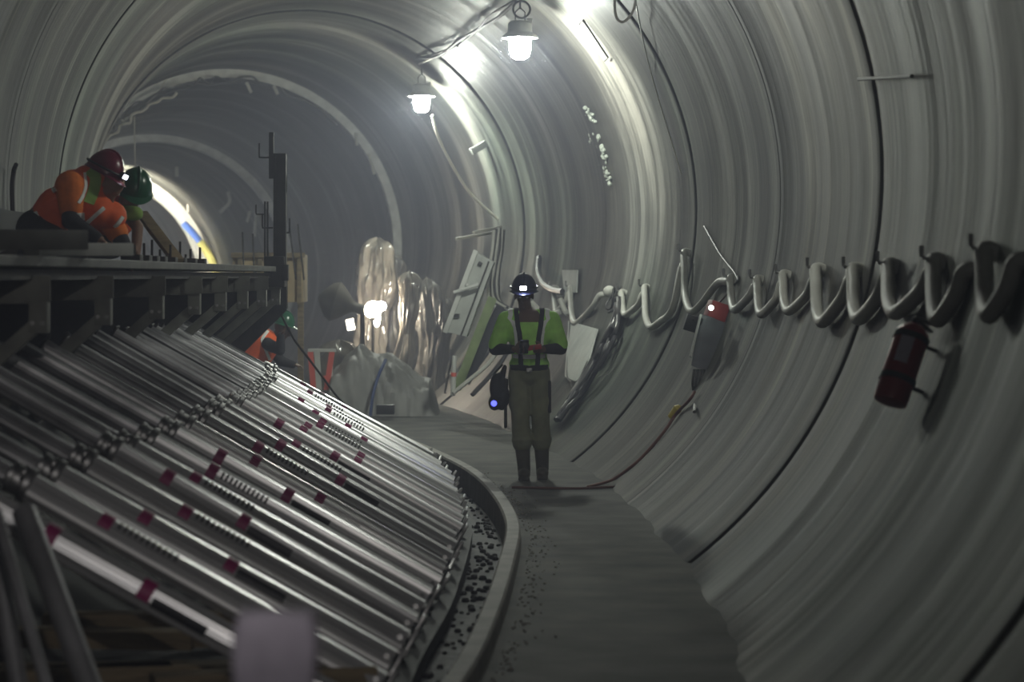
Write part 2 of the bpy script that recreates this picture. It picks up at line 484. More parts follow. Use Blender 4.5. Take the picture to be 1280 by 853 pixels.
for i,y in enumerate(ysr):
    yy=y+random.uniform(-.05,.05)
    v=random.choice([0,1,2,3]) if i>3 else i
    loc=(rodx(yy)+random.uniform(-.02,.02),yy,.085)
    rot=(random.uniform(-.4,.4),math.radians(29.5+random.uniform(-.5,.5)-max(0,(y-16))*.12),(rodx(yy+.5)-rodx(yy-.5))*-.55)
    if i==0: lab='ribbed silver strut lying nearest the camera, its lower end hidden by the lilac cloth'
    elif i==NR-1: lab='ribbed silver strut at the far end of the sloping row, beside the coiled cable'
    elif i<=NR//2: lab=f'ribbed silver aluminium strut, {ORD[i]} in the sloping row counted from the camera'
    else: lab=f'ribbed silver aluminium strut, {ORD[NR-1-i]} in the sloping row counted from its far end'
    if v not in used:
        used.add(v); t=prot[v]; t.location=loc; t.rotation_euler=rot; t['label']=lab
    else: t=copy_thing(prot[v],loc,rot,lab)
    t['group']='aluminium struts sloping down to the track bed'
# sill rail carrying the lower ends
bm=BM(); pts=[V(rodx(y)+.02,y,-.02) for y in [8.5+i*.5 for i in range(36)]]
for a,b in zip(pts,pts[1:]): beam(bm,a,b,.08,.08)
tag(obj('sill_rail',bm,M['shade_rail_black'],smooth=False),'dark sill rail under the lower ends of the silver struts','rail')

# ------------------------------------------------------------------ platform brackets
XE=-2.30
DT=1.86
bys=[9.0,10.8,12.7,14.7,16.9,18.9,20.6,22.3,24.0,25.4]
def make_bracket():
    t=thing('cantilever_bracket','x','bracket')
    bm=BM(); box(bm,(-.69,0,-.12),(1.38,.09,.11),bev=.006); obj('cross_beam',bm,M['formwork'],t,local=True)
    bm=BM(); box(bm,(-.045,0,-.19),(.09,.10,.26),bev=.006); box(bm,(-.045,-.055,-.10),(.13,.012,.13)); obj('end_post',bm,M['formwork'],t,local=True)
    bm=BM(); beam(bm,(-.06,0,-.28),(-.90,0,-1.02),.07,.07,.005); obj('brace',bm,M['formwork'],t,local=True)
    bm=BM()
    for x in (-.02,-.07):
        tube(bm,[V(x,-.062,-.27),V(x,.06,-.27)],.012,6)
    obj('bolt',bm,M['steel'],t,local=True)
    return t
b0=make_bracket()
for i,y in enumerate(bys):
    loc=(XE,y,DT-.06)
    lab=f'grey-green bracket with diagonal brace under the work deck, {ORD[i]} from the camera'
    if i==0: b0.location=loc; b0['label']=lab; t=b0
    else: t=copy_thing(b0,loc,None,lab)
    t['group']='brackets under the work deck'
# deck boards on the brackets
for k,(x0,x1) in enumerate(((XE-.02,XE-.34),(XE-.35,XE-.68),(XE-.69,XE-1.02),(XE-1.03,XE-1.36))):
    bm=BM(); 
    box(bm,((x0+x1)/2,16.9,DT-.025),(abs(x1-x0),18.4,.05),bev=.004)
    tag(obj('deck_board',bm,M['deckply'],smooth=False),f'long dark deck board of the raised work platform, {["at its open edge","second from the edge","third from the edge","against the lining"][k]}','board','boards of the work platform')
# fascia channel under the deck edge
bm=BM()
box(bm,(XE-.10,16.9,DT-.09),(.06,18.2,.05)); 
tag(obj('edge_channel',bm,M['dark'],smooth=False),'dark steel channel running under the open edge of the deck','channel')
# end panel
t=thing('end_panel','dark sloping plywood end panel closing the far end of the work platform','panel',(XE,26.0,DT-.2))
bm=BM(); prism(bm,[(XE+.02,26.0,DT-.06),(XE+.02,26.0,DT-.42),(XE-.95,26.0,DT-1.36),(XE-1.3,26.0,DT-1.36),(XE-2.02,26.0,DT-.7),(XE-2.05,26.0,DT-.06)],V(0,.03,0)); obj('panel',bm,M['dark'],t,smooth=False)
bm=BM(); beam(bm,(XE+.0,25.97,DT-.42),(XE-.95,25.97,DT-1.36),.07,.05); beam(bm,(XE-.02,25.97,DT-.06),(XE-.02,25.97,DT-.42),.07,.05); obj('rim',bm,M['dark'],t,smooth=False)
t['label']='dark end panel with a sloping lower edge at the far end of the deck'
# gear box at foot of post
bm=BM(); box(bm,(XE-.04,25.3,DT-.05),(.20,.25,.30),bev=.01); box(bm,(XE+.07,25.2,DT-.06),(.06,.12,.16),bev=.006)
tag(obj('base_block',bm,M['dark']),'dark steel base block under the tall hooked post','block')
# added near-black sheet standing in for the shade under the deck
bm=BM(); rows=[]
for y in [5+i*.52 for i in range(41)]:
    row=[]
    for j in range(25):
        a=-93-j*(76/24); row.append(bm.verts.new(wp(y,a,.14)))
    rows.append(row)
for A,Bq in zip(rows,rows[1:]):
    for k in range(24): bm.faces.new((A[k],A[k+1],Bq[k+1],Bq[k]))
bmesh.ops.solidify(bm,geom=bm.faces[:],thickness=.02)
tag(obj('shade_backing',bm,M['shade_rail_black']),'added near-black curved sheet standing in for the shade under the work deck','formwork')
# bright leaning pipes bottom left
for k,(a,b,r,lab) in enumerate((((-20,600),(30,900),.035,'pale steel pipe leaning steeply at the lower left corner'),((30,640),(120,880),.045,'grey steel pipe leaning under the nearest strut, right of the paler pipe'),((-5,640),(70,900),.022,'thin grey rod leaning between the two steel pipes'))):
    y=9.6-k*.25
    bm=BM(); p=at(*a,y); q=at(*b,y-.5); tube(bm,[p,p+(q-p)*.5,q],r,14)
    tag(obj('leaning_pipe',bm,M['alu2']),lab,'pipe')
# timbers bottom left on the bed
for k,(px,py,L,hh,sk) in enumerate(((150,845,1.3,.08,.1),(250,800,1.1,.06,-.15),(215,775,1.2,.06,.05),(330,850,.9,.07,.3),(120,800,.9,.08,-.1),(60,850,1.0,.08,.25))):
    y=F*1.62/(py-HZ); p=at(px,py,y); bm=BM()
    box(bm,(p.x,p.y,p.z+hh*.1),(L,.16,hh),(0,0,sk),.006)
    labs=['weathered timber plank on the bed by the lower left edge','reddish timber plank beside the lilac cloth','short plank lying behind the other planks','plank lying under the lilac cloth','plank lying at the foot of the grey leaning pipe','plank in the lower left corner']
    tag(obj('timber_plank',bm,M['timber']),labs[k],'plank','loose planks on the bed')
# lilac cloth on a stake
y=5.0; p=at(345,765,y)
t=thing('cloth_covered_stake','wooden stake topped by a pale lilac cloth in the near foreground','stake',(p.x,y,-.05))
bm=BM(); box(bm,(p.x,y,p.z/2-.08),(.07,.07,p.z+.1),bev=.005); obj('stake',bm,M['timber'],t)
bm=BM(); n=48; rows=[]
for j in range(14):
    z=p.z-.0-j*.028; row=[]
    for k in range(n):
        a=2*PI*k/n; cs,sn=math.cos(a),math.sin(a)
        q=(abs(cs)**6+abs(sn)**6)**(-1/6)
        w=.077+.004*math.sin(j*.8)+.006*math.sin(a*7+j*.2)*min(1,j/4)
        if j==0: w*=.93
        row.append(bm.verts.new(V(p.x+cs*q*w,y+sn*q*w*.7,z+.004*math.sin(a*3))))
    rows.append(row)
for A,Bq in zip(rows,rows[1:]):
    for k in range(n): bm.faces.new((A[k],A[(k+1)%n],Bq[(k+1)%n],Bq[k]))
bm.faces.new(rows[0]); obj('cloth',bm,M['lilac'],t)

# items on deck
def plank(a,b,w,h,m,name,lab,cat,group=None):
    bm=BM(); beam(bm,a,b,w,h,.004); return tag(obj(name,bm,m),lab,cat,group)
plank(V(-2.9,9.5,DT+.09),V(-2.75,13.0,DT+.05),.30,.09,M['deckply'],'timber_beam','wide dark timber beam lying on the near end of the deck','beam')
plank(at(40,312,13.4)+V(0,0,.0),at(158,312,14.2),.10,.07,M['white'],'bearer','pale grey bearer lying in front of the bending worker','beam')
plank(at(-20,300,12.2),at(100,300,13.0),.10,.10,M['deckply'],'timber_block','dark timber laid across the deck at its left end','beam')
pp=at(176,266,19.0); qq=at(222,326,18.6)
plank(pp,qq,.10,.035,M['timber'],'leaning_board','narrow board leaning from the green gloved hand to the deck','board')
for k,(px,py,hh) in enumerate(((168,322,.07),(180,318,.09),(190,324,.12),(200,330,.06),(213,326,.10),(225,330,.13),(238,336,.08),(250,338,.10),(232,333,.05),(208,330,.05))):
    y=16.2+k*.55; x=(px-640)*y/F; bm=BM()
    box(bm,(x,y,DT+.02),(.09,.14,.04),bev=.004); tube(bm,[V(x,y,DT+.03),V(x,y,DT+.03+hh)],.009,6)
    tag(obj('wedge_clamp',bm,M['dark']),f'small steel wedge clamp with an upright pin on the deck edge, {ORD[k]} from the workers','clamp','wedge clamps along the deck')

# hooked posts
def hook(bm,base,dx,up,r=.009):
    b=V(*base); tube(bm,cr([b,b+V(dx*.85,0,0),b+V(dx,0,.015),b+V(dx,0,up)],4),r,6)
y=25.3
t=thing('hooked_post','tall dark steel post with welded hooks standing at the far deck edge','post',(at(349,357,y).x,y,DT-.05))
x=at(350,357,y).x; zb=DT-.05; zt=at(349,192,y).z
bm=BM(); box(bm,(x,y,(zb+zt)/2),(.125,.10,zt-zb),bev=.006); box(bm,(x-.045,y,(zb+zt)/2),(.02,.14,zt-zb)); box(bm,(x+.055,y,(zb+zt)/2),(.014,.13,zt-zb-.1)); obj('post',bm,M['dark'],t)
bm=BM(); zt2=at(0,172,y).z; box(bm,(at(339.5,0,y).x,y-.02,(zt2+zt)/2-.1),(.045,.05,zt2-zt+.3)); obj('top_bar',bm,M['dark'],t,smooth=False)
for (px,py,dx,up) in ((338,197,-14,18),(341,285,-13,18),(357,291,5,18),(356,205,.8,-12),(357,240,1,20)):
    bm=BM(); s=y/F; hook(bm,at(px,py,y),dx*s,up*s); obj('hook',bm,M['dark'],t)
t=thing('hooked_bar','slim dark hooked bar beside the tall post, left of it','bar',(at(333,357,y).x,y,DT-.05))
bm=BM()
for px in (331.2,334.5): box(bm,(at(px,0,y).x,y,(zb+at(0,252,y).z)/2),(.016,.03,at(0,252,y).z-zb))
obj('bar',bm,M['dark'],t,smooth=False)
for (px,py,dx,up) in ((332,268,-12,12),(332,345,-12,10)):
    bm=BM(); hook(bm,at(px,py,y),dx*y/F,up*y/F,.007); obj('hook',bm,M['dark'],t)
for k,(px,y0,lab) in enumerate(((303,290,'leftmost thin rebar rising behind the slim hooked bar'),(316,292,'second thin rebar rising behind the slim hooked bar'),(362,285,'thin rebar just right of the tall hooked post'),(372,280,'rightmost thin rebar rising from the plywood box'))):
    bm=BM(); a=at(px,y0,30.5); b=at(px+ (2 if k<2 else 8),350,30.5); tube(bm,[a,b],.011,6); tag(obj('rebar',bm,M['dark']),lab,'rebar','thin bars rising from the plywood box')
# plywood box beyond the platform
t=thing('formwork_box','plywood formwork box on a timber prop beyond the hooked post','formwork',at(336,520,31))
bm=BM(); a=at(291,318,31); b=at(379,378,31)
box(bm,((a.x+b.x)/2,31.3,(a.z+b.z)/2),(b.x-a.x,.7,a.z-b.z),bev=.01); obj('box_panel',bm,M['ply'],t)
bm=BM(); 
for px in (300,325,350,374): beam(bm,at(px,316,30.92),at(px,380,30.92),.05,.03)
beam(bm,at(289,319,30.9),at(381,319,30.9),.05,.06); obj('batten',bm,M['timber'],t,smooth=False)
bm=BM(); beam(bm,at(376,378,31.2),V(at(376,0,31.2).x,31.2,-.1),.07,.07); beam(bm,at(300,378,31.4),V(at(300,0,31.4).x,31.4,-.1),.07,.07); obj('prop',bm,M['timber'],t,smooth=False)
SPOT=500
# ------------------------------------------------------------------ lamps
def make_lamp(p, label, on='lamp'):
    t=thing('tunnel_lamp',label,'lamp',p)
    bm=BM(); lathe(bm,[(.03,.22),(.10,.215),(.125,.19),(.13,.10),(.185,.06),(.19,.035),(.115,.05)],Matrix.Translation(p),20); box(bm,p+V(.10,0,.20),(.06,.05,.09),bev=.005)
    obj('housing',bm,M['white'],t)
    bm=BM(); lathe(bm,[(.11,.055),(.118,.0),(.112,-.09),(.095,-.16),(.05,-.185)],Matrix.Translation(p),16); obj('globe',bm,M[on],t)
    bm=BM()
    for k in range(2):
        a=k*PI
        q=p+V(.05*math.cos(a),0,.21); tube(bm,[q,q+V(0,0,.10),V(p.x,p.y,p.z+.36)],.007,6)
    for k in range(6):
        a=k*PI/3; tube(bm,[p+V(.135*math.cos(a),.135*math.sin(a),.085),p+V(.14*math.cos(a),.14*math.sin(a),.03)],.004,5)
    obj('hanger',bm,M['dark'],t)
    return t
def lamp_pos(px,py,y): return at(px,py,y)
L1=lamp_pos(650,52,27.0); L2=lamp_pos(527,124,36.5)
make_lamp(L1,'white glowing tunnel lamp hanging at the top of the picture, above the walking worker')
make_lamp(L2,'white glowing tunnel lamp farther down the tunnel, left of the other lamp')
# string lamp above the frame, and an added fill lamp over the camera
for y,lab,mm in ((17.4,'tunnel lamp above the walkway just outside the top of the picture','lamp_near'),(1.0,'added fill lamp above the camera, outside the picture','lamp_fill'),):
    c=tfr(y)[0]; make_lamp(c+(V(.9,0,2.2) if y<10 else V(1.62,0,1.85)),lab,mm)
# added fill light behind the camera, turned to the struts and the deck
sp=V(.35,-.6,3.3); tg_=V(-2.2,12,1.1); dd=(tg_-sp).normalized()
t=thing('added_fill_light','added shaded fill light behind the camera, turned to the struts','lamp',sp)
Mx=Matrix.Translation(sp)@frame_dir(dd).to_4x4()
bm=BM(); lathe(bm,[(.03,-.22),(.05,-.2),(.06,-.12),(.14,.02),(.145,.02),(.065,-.13)],Mx,20,caps=False); obj('reflector',bm,M['steel'],t)
bm=BM(); tube(bm,[sp-dd*.2,sp-dd*.2+V(0,0,1.1),V(sp.x,sp.y-.2,5.25)],.012,6); obj('arm',bm,M['dark'],t)
ld=bpy.data.lights.new('added_fill_spot','SPOT'); ld.energy=SPOT; ld.spot_size=math.radians(30); ld.spot_blend=.7; ld.shadow_soft_size=.05; ld.color=(1,.95,.95)
lo=bpy.data.objects.new('added_fill_spot',ld); link(lo); lo.location=sp+dd*.04; lo.rotation_euler=dd.to_track_quat('-Z','Y').to_euler()
# strings and cables
def cable(name,pts,r,m,label,cat='cable',k=8,n=7,group=None):
    bm=BM(); tube(bm,cr(pts,k),r,n); return tag(obj(name,bm,m),label,cat,group)
crown=lambda y,ang,off=.05: wp(y,ang,off)
def up_to(p,ang_guess=None):
    c,T,Nn,U=tfr(p.y); d=V(p.x-c.x,0,0); h=math.sqrt(max(prof(p.y)**2-(p.x-c.x)**2,0.01)); return V(p.x,p.y,c.z+h-.02)
cable('lamp_wire',[L1+V(0,0,.34),up_to(L1)],.012,M['cable'],'short dark wire holding up the nearer lamp','wire')
cable('lamp_wire',[L2+V(0,0,.34),up_to(L2)],.012,M['cable'],'short dark wire holding up the farther lamp','wire')
cable('feed_cable',[at(522,72,36.0),at(548,70,34.5),at(575,50,32.5),at(600,35,30.5),at(622,22,28.6),at(645,2,27.2)],.02,M['cable'],'dark cable sagging between the two lamps')
cable('feed_cable',[at(520,74,36.1),at(560,62,34.0),at(590,44,31.5),at(612,20,29),at(634,6,27.6),at(655,-8,27)],.014,M['cable'],'second thinner dark cable twisted along the one between the lamps')
cable('feed_cable',[at(524,80,36.2),at(556,66,34.6),at(572,58,33)],.013,M['pale_cable'],'short pale cable above the farther lamp')
bm=BM(); pc=at(652,12,27); tube(bm,[pc+V(.09*math.cos(a),.02*math.sin(a*2),.09*math.sin(a)) for a in [i*2*PI/16 for i in range(16)]],.012,6,closed=True)
tag(obj('cable_loop',bm,M['cable']),'small dark cable coil on top of the nearer lamp','cable')
cable('pale_lead',[at(540,144,36.5),at(548,172,36.6),at(566,208,36.8),at(590,244,37),at(627,278,37.2)],.022,M['pale_cable'],'pale cable swinging from the farther lamp down to the hose bundle')
cable('pale_lead',[at(768,-12,22),at(770,20,22),at(780,27,22),at(792,12,22),at(795,-12,22)],.012,M['pale_cable'],'pale rope loop dangling at the top edge right of the lamps','rope')
p,nn,T=cast(812,60,.03); q,_,_=cast(852,218,.03)
cable('thin_wire',[cast(795,4,.05)[0],cast(806,60,.04)[0],cast(822,120,.04)[0],q],.007,M['pale_cable'],'thin pale wire running down the lining right of the lamps','wire')
cable('wall_wire',[cast(880,283,.03)[0],cast(900,318,.03)[0],cast(921,346,.03)[0],cast(918,356,.04)[0],cast(905,372,.05)[0],cast(893,384,.06)[0]],.010,M['cable'],'thin dark wire slanting down to the red junction box','wire')
# cables draped on the far arch
def arc_cable(y,a0,a1,off,wob,r,m,lab,n=26,seed=1):
    rnd=random.Random(seed); pts=[]
    for i in range(n):
        a=a0+(a1-a0)*i/(n-1); pts.append(wp(y,a,off+rnd.uniform(-wob,wob))+V(0,rnd.uniform(-.08,0),0))
    return cable('arch_cable',pts,r,m,lab,k=5)
arc_cable(B_-.25,-62,42,.24,.05,.022,M['cable'],'dark cable looped along the bright arch in the distance',seed=3)
arc_cable(B_-.32,-55,10,.20,.07,.018,M['cable'],'second dark cable tangled over the top left of the bright arch',seed=8)
arc_cable(B_-.30,-66,-20,.30,.04,.024,M['pale_cable'],'pale conduit following the top left of the bright arch',seed=12)
cable('hanging_line',[at(208,98,43.6),at(196,118,43.6),at(171,140,43.6),at(168,150,43.6),at(169,215,43.6),at(169,240,43.6)],.010,M['pale_cable'],'thin pale line hanging straight down behind the green helmet','line',k=3)

# ------------------------------------------------------------------ short tubes hanging from arch lips
def stub(p,q,r,lab,m='pvc',bend=.0,group='short grout tubes hanging from the far arches'):
    bm=BM(); mid=(p+q)/2+V(bend,0,0); tube(bm,cr([p,mid,q],4),r,8); return tag(obj('grout_tube',bm,M[m]),lab,'tube',group)
stubs=[((145,142),(157,156),0,43.8,'grout tube hanging at the upper left of the bright arch, highest of the four there'),
((156,150),(165,146),.0,43.8,'curved grout tube beside the hanging pale line'),
((120,156),(132,174),0,43.8,'third grout tube down the left of the bright arch'),
((115,170),(126,184),0,43.8,'lowest grout tube on the left of the bright arch, above the maroon helmet'),
((308,103),(314,116),0,43.8,'left one of two small grout tubes under the top of the bright arch'),
((342,107),(347,118),0,43.8,'right one of two small grout tubes under the top of the bright arch'),
((445,166),(446,182),0,43.8,'grout tube under the upper right of the bright arch'),
((461,192),(468,218),.0,43.8,'long faint grout tube right of the bright arch'),
((285,240),(275,266),.12,54.8,'curved grout tube under the middle dim arch, longest of its row'),
((313,264),(309,278),.0,54.8,'short grout tube under the dim arch, left of the slim hooked bar'),
((321,266),(318,296),.0,54.8,'grout tube hanging next to the slim hooked bar'),
((221,209),(221,221),.0,54.8,'small grout tube high on the dim arch'),
((235,255),(235,266),.0,65.8,'small tube under the brightest arch, left one'),
((272,278),(270,292),.0,65.8,'small tube under the brightest arch, right one')]
for a,b,bd,y,lab in stubs:
    stub(at(*a,y),at(*b,y),.030 if y<50 else .04,lab,bend=bd)

# ------------------------------------------------------------------ looped tubes along the right wall
def inv(px,z=1.7):
    """distance at which the right wall at height z is seen at column px"""
    lo,hi=6.0,40.0
    for _ in range(50):
        m=(lo+hi)/2
        if 640+F/m*wallx(m,z,1)>px: lo=m
        else: hi=m
    return (lo+hi)/2
# (left px, right px, top py, drop px)
loops=[(1246,1284,318,398,'wide grey hose loop cut by the right edge of the picture'),
(1180,1222,330,404,'grey hose loop on the right lining, between the extinguisher and the edge loop'),
(1122,1160,335,395,'grey hose loop right above the red fire extinguisher'),
(1077,1112,340,402,'grey hose loop left of the fire extinguisher'),
(1030,1064,340,406,'grey hose loop on the lining, second left of the fire extinguisher'),
(988,1016,346,392,'grey hose loop on the lining, third left of the fire extinguisher'),
(955,974,352,396,'small grey hose loop with a pale strand, fourth left of the fire extinguisher'),
(921,953,350,390,'rounded pale hose loop right of the red junction box'),
(862,878,318,392,'long dark hose loop left of the red junction box'),
(812,826,362,412,'long grey hose loop on the lining midway between cable bundle and junction box'),
(783,798,368,396,'short grey hose loop right of the cable bundle'),
(718,742,362,406,'pale U-shaped hose loop left of the cable bundle'),
(697,708,362,392,'small pale hose loop behind the walking worker')]
for i,(l,r_,t_,b_,lab) in enumerate(loops):
    nl=(loops[i-1][0],loops[i-1][2]) if i else (1312,316)
    if nl[0]-l>62: nl=(l+40,t_+2)
    y=inv(l,1.74); A=cast(l,t_,.0)[0]; D=cast(nl[0]-3,nl[1]+3,.0)[0]
    wd_=nl[0]-l
    Bt,nn,T=cast(l+wd_*.16,b_,.0); B1=cast(l+2,t_+(b_-t_)*.75,.0)[0]; B2=cast(l+wd_*.36,b_-(b_-t_)*.12,.0)[0]; D1=cast(l+wd_*.68,t_+(b_-t_)*.52,.0)[0]
    rad=.042 if y<18 else .034
    e=.060
    pts=[A-nn*.05,A+nn*e*.9+V(0,0,.005),A.lerp(B1,.4)+nn*e,B1+nn*e,Bt+nn*e,B2+nn*e*.9,D1+nn*e*.7,D.lerp(D1,.25)+nn*e*.6,D-nn*.03]
    t=thing('draped_hose',lab,'hose',A,group='hose loops draped along the right lining')
    bm=BM(); tube(bm,cr(pts,5),rad,12); obj('hose',bm,M['pvc'],t)
    bm=BM(); tube(bm,[A-nn*.03,A+nn*.12],.012,6); tube(bm,[A+nn*.12,A+nn*.12+V(0,0,.06)],.012,6); obj('hook',bm,M['steel'],t)

# ------------------------------------------------------------------ fire extinguisher
p,nn,T=cast(1128,455,.0)
a=cast(1146,402,.13)[0]; b=cast(1112,505,.13)[0]
t=thing('fire_extinguisher','red fire extinguisher with a pale label hanging tilted on the right lining','extinguisher',b)
d=(a-b); L=d.length; Mx=Matrix.Translation(b)@frame_dir(d).to_4x4()
R0=.085
bm=BM(); lathe(bm,[(.05,-.0),(R0*.95,.01),(R0,.03),(R0,L*.80),(R0*.92,L*.87),(R0*.6,L*.93),(.03,L*.96)],Mx,28); obj('cylinder',bm,M['red'],t)
bm=BM(); lathe(bm,[(.022,L*.95),(.03,L*.97),(.03,L*1.02),(.018,L*1.05)],Mx,12); obj('valve',bm,M['dark'],t)
bm=BM()
hd=frame_dir(d); beam(bm,b+d*1.03,b+d*1.09+hd@V(0,-.12,0),.025,.012); beam(bm,b+d*1.01,b+d*1.0+hd@V(0,-.12,0),.025,.012); obj('lever',bm,M['dark'],t,smooth=False)
bm=BM()
tube(bm,cr([b+d*1.0,b+d*.95+hd@V(.10,-.03,0),b+d*.7+hd@V(.115,-.03,0),b+d*.35+hd@V(.11,-.03,0)],5),.012,8); obj('hose',bm,M['black'],t)
# label facing the walkway
nv=(-nn); 
bm=BM(); ca=(Mx.inverted().to_3x3()@(V(0,0,EYE)+V(0,0,0)-p)).normalized(); a0=math.atan2(ca.y,ca.x)
R1=R0+.0015; A=[];Bq=[]
for i in range(9):
    q=a0-.15+(-.45+i*.1); A.append(bm.verts.new(Mx@V(R1*math.cos(q),R1*math.sin(q),L*.44))); Bq.append(bm.verts.new(Mx@V(R1*math.cos(q),R1*math.sin(q),L*.80)))
for i in range(8): bm.faces.new((A[i],A[i+1],Bq[i+1],Bq[i]))
obj('label',bm,M['lilac'],t,label='pale printed label')
bm=BM(); 
for f_ in (.25,.75): lathe(bm,[(R0+.001,L*f_),(R0+.006,L*f_),(R0+.006,L*f_+.03),(R0+.001,L*f_+.03)],Mx,28,caps=False)
beam(bm,b+d*.26-nn*.0,b+d*.26-nn*.16,.04,.02); beam(bm,b+d*.76,b+d*.76-nn*.16,.04,.02); obj('bracket',bm,M['dark'],t)

# ------------------------------------------------------------------ junction box and its panel
p,nn,T=cast(893,388,.10)
fr=frame_dir(nn)
t=thing('junction_box','red junction box with a small bright indicator on the right lining','box',p)
def wallbox(bm,c,n_,du,w,h,dep,bev=.006):
    """box on the wall: du = direction of its height"""
    du=(du-n_*du.dot(n_)).normalized(); sx=du.cross(n_).normalized()
    R=Matrix((sx,du,n_)).transposed(); box(bm,c,(w,h,dep),R,bev); return sx,du
bm=BM(); wallbox(bm,p-nn*.02,nn,V(0,0,1),.26,.15,.16); obj('body',bm,M['redbox'],t)
bm=BM(); tf=at(888,385,p.y-.35); ell(bm,at(889,385,p.y-.30),.022); obj('indicator_light',bm,M['led'],t)
p2,n2,_=cast(882,428,.10)
t=thing('equipment_panel','grey flat panel with a pale edge rail hanging below the red junction box','panel',p2)
top=at(893,393,p.y); bot=at(872,470,p2.y)
bm=BM(); prism(bm,[at(876,393,p.y-.15),at(909,400,p.y-.1),at(897,462,p2.y),at(864,457,p2.y-.05)],n2*-.06); obj('face',bm,M['grey'],t,smooth=False)
bm=BM(); tube(bm,[at(876,393,p.y-.2),at(863,446,p2.y-.1)],.012,8); obj('edge_rail',bm,M['white'],t,label='pale edge rail')
bm=BM(); box(bm,at(866,405,p.y-.1),(.14,.14,.14),(0,.3,0),.01); ell(bm,at(867,400,p.y-.24),.010); obj('socket_block',bm,M['black'],t)
for k in range(4):
    o_=k*4
    cable('drop_cable',[at(868+o_,462,p2.y),at(866+o_,480,p2.y-.02),at(868+o_*.5,496,p2.y+.05),cast(868,515,.05)[0]],.013,M['cable'],['thick drop cable under the grey panel, leftmost','drop cable under the grey panel, second from its left','drop cable under the grey panel, third from its left','drop cable under the grey panel, rightmost'][k],group='drop cables under the panel')
cable('floor_lead',[cast(868,490,.04)[0],cast(862,500,.04)[0],cast(845,518,.04)[0],cast(830,540,.03)[0],cast(808,566,.02)[0],cast(790,583,.02)[0],cast(765,600,.02)[0],at(735,609,22*.97)+V(0,0,0)],.014,mat('rusty_cable',(.20,.07,.05),.6),'rust coloured cable running down the lining to the walkway')
bm=BM(); a=cast(850,508,.05)[0]; b=cast(838,522,.05)[0]; tube(bm,[a,a.lerp(b,.2),b],[.02,.04,.028],10); tag(obj('cable_connector',bm,M['yellow']),'yellow cable connector on the cable below the junction box','connector')
# cross joint wire on floor
gz=[at(700,612,21.2),at(640,610,21.3),at(612,608,21.3)]
bm=BM(); tube(bm,cr([V(1.45,20.9,.03),V(1.0,21.3,.015),V(.55,21.1,.014),V(0,21.2,.014)],6),.012,6); tag(obj('floor_wire',bm,mat('red_wire',(.13,.05,.04),.7)),'thin reddish wire lying across the walkway beyond the curb bend','wire')

# ------------------------------------------------------------------ cable bundle
main=[(772,372),(771,392),(765,412),(752,438),(738,462),(722,488),(708,508),(697,524)]
rnd=random.Random(5)
for k in range(15):
    ox=rnd.uniform(-7,7); oy=rnd.uniform(-5,5)
    pts=[]
    for i,(a,b) in enumerate(main):
        w=1.0 if 1<i<6 else .35
        pts.append(cast(a+ox*w+rnd.uniform(-1,1),b+oy*w,.04+rnd.uniform(0,.07))[0])
    cable('bundle_cable',pts,.027,M['black'] if k%3 else M['cable'],'dark cable of the thick bundle slanting down the lining beside the worker',group='cables of the dark bundle')
bm=BM(); pc,nn,_=cast(768,375,.09); fr=frame_dir(nn)
tube(bm,[pc+fr@V(.13*math.cos(a),.15*math.sin(a),.02*math.sin(3*a)) for a in [i*2*PI/24 for i in range(24)]],.013,7,closed=True)
tube(bm,[pc+fr@V(.11*math.cos(a)+.02,.12*math.sin(a),.04+.02*math.sin(2*a)) for a in [i*2*PI/24 for i in range(24)]],.013,7,closed=True)
tag(obj('coiled_cable',bm,M['cable']),'coiled cable hung at the top of the dark cable bundle','cable')
pc,nn,_=cast(765,366,.08); bm=BM(); ell(bm,pc+nn*.03,(.07,.06,.07)); tube(bm,[pc-nn*.08,pc+nn*.1],.02,8); tag(obj('cable_hook',bm,M['pvc']),'pale knob holding the coiled cable on the lining','hook')
# flat pale panels behind worker
for (pts,lab) in ((((704,338),(723,338),(722,366),(707,368)),'small pale square plate above the hose loops'),
                  (((712,402),(748,412),(738,448),(722,478),(708,472)),'pale flat board on the lining between worker and cable bundle')):
    P=[cast(a,b,.035)[0] for a,b in pts]; nn=cast(*pts[0])[1]
    bm=BM(); prism(bm,P,nn*.02); tag(obj('wall_plate',bm,M['plate'],smooth=False),lab,'plate')
cable('cord',[cast(712,402,.07)[0],cast(711,435,.07)[0],cast(709,471,.07)[0],cast(722,476,.07)[0],cast(734,452,.07)[0]],.008,M['cable'],'thin dark cord framing the pale flat board','cord')

# black curved pipe over worker's head
cable('curved_hose',[cast(674,322,.06)[0],cast(673,340,.10)[0],cast(679,354,.12)[0],cast(690,362,.12)[0],cast(703,365,.08)[0]],.04,M['black'],'thick black hose curving down beside the navy helmet','hose')
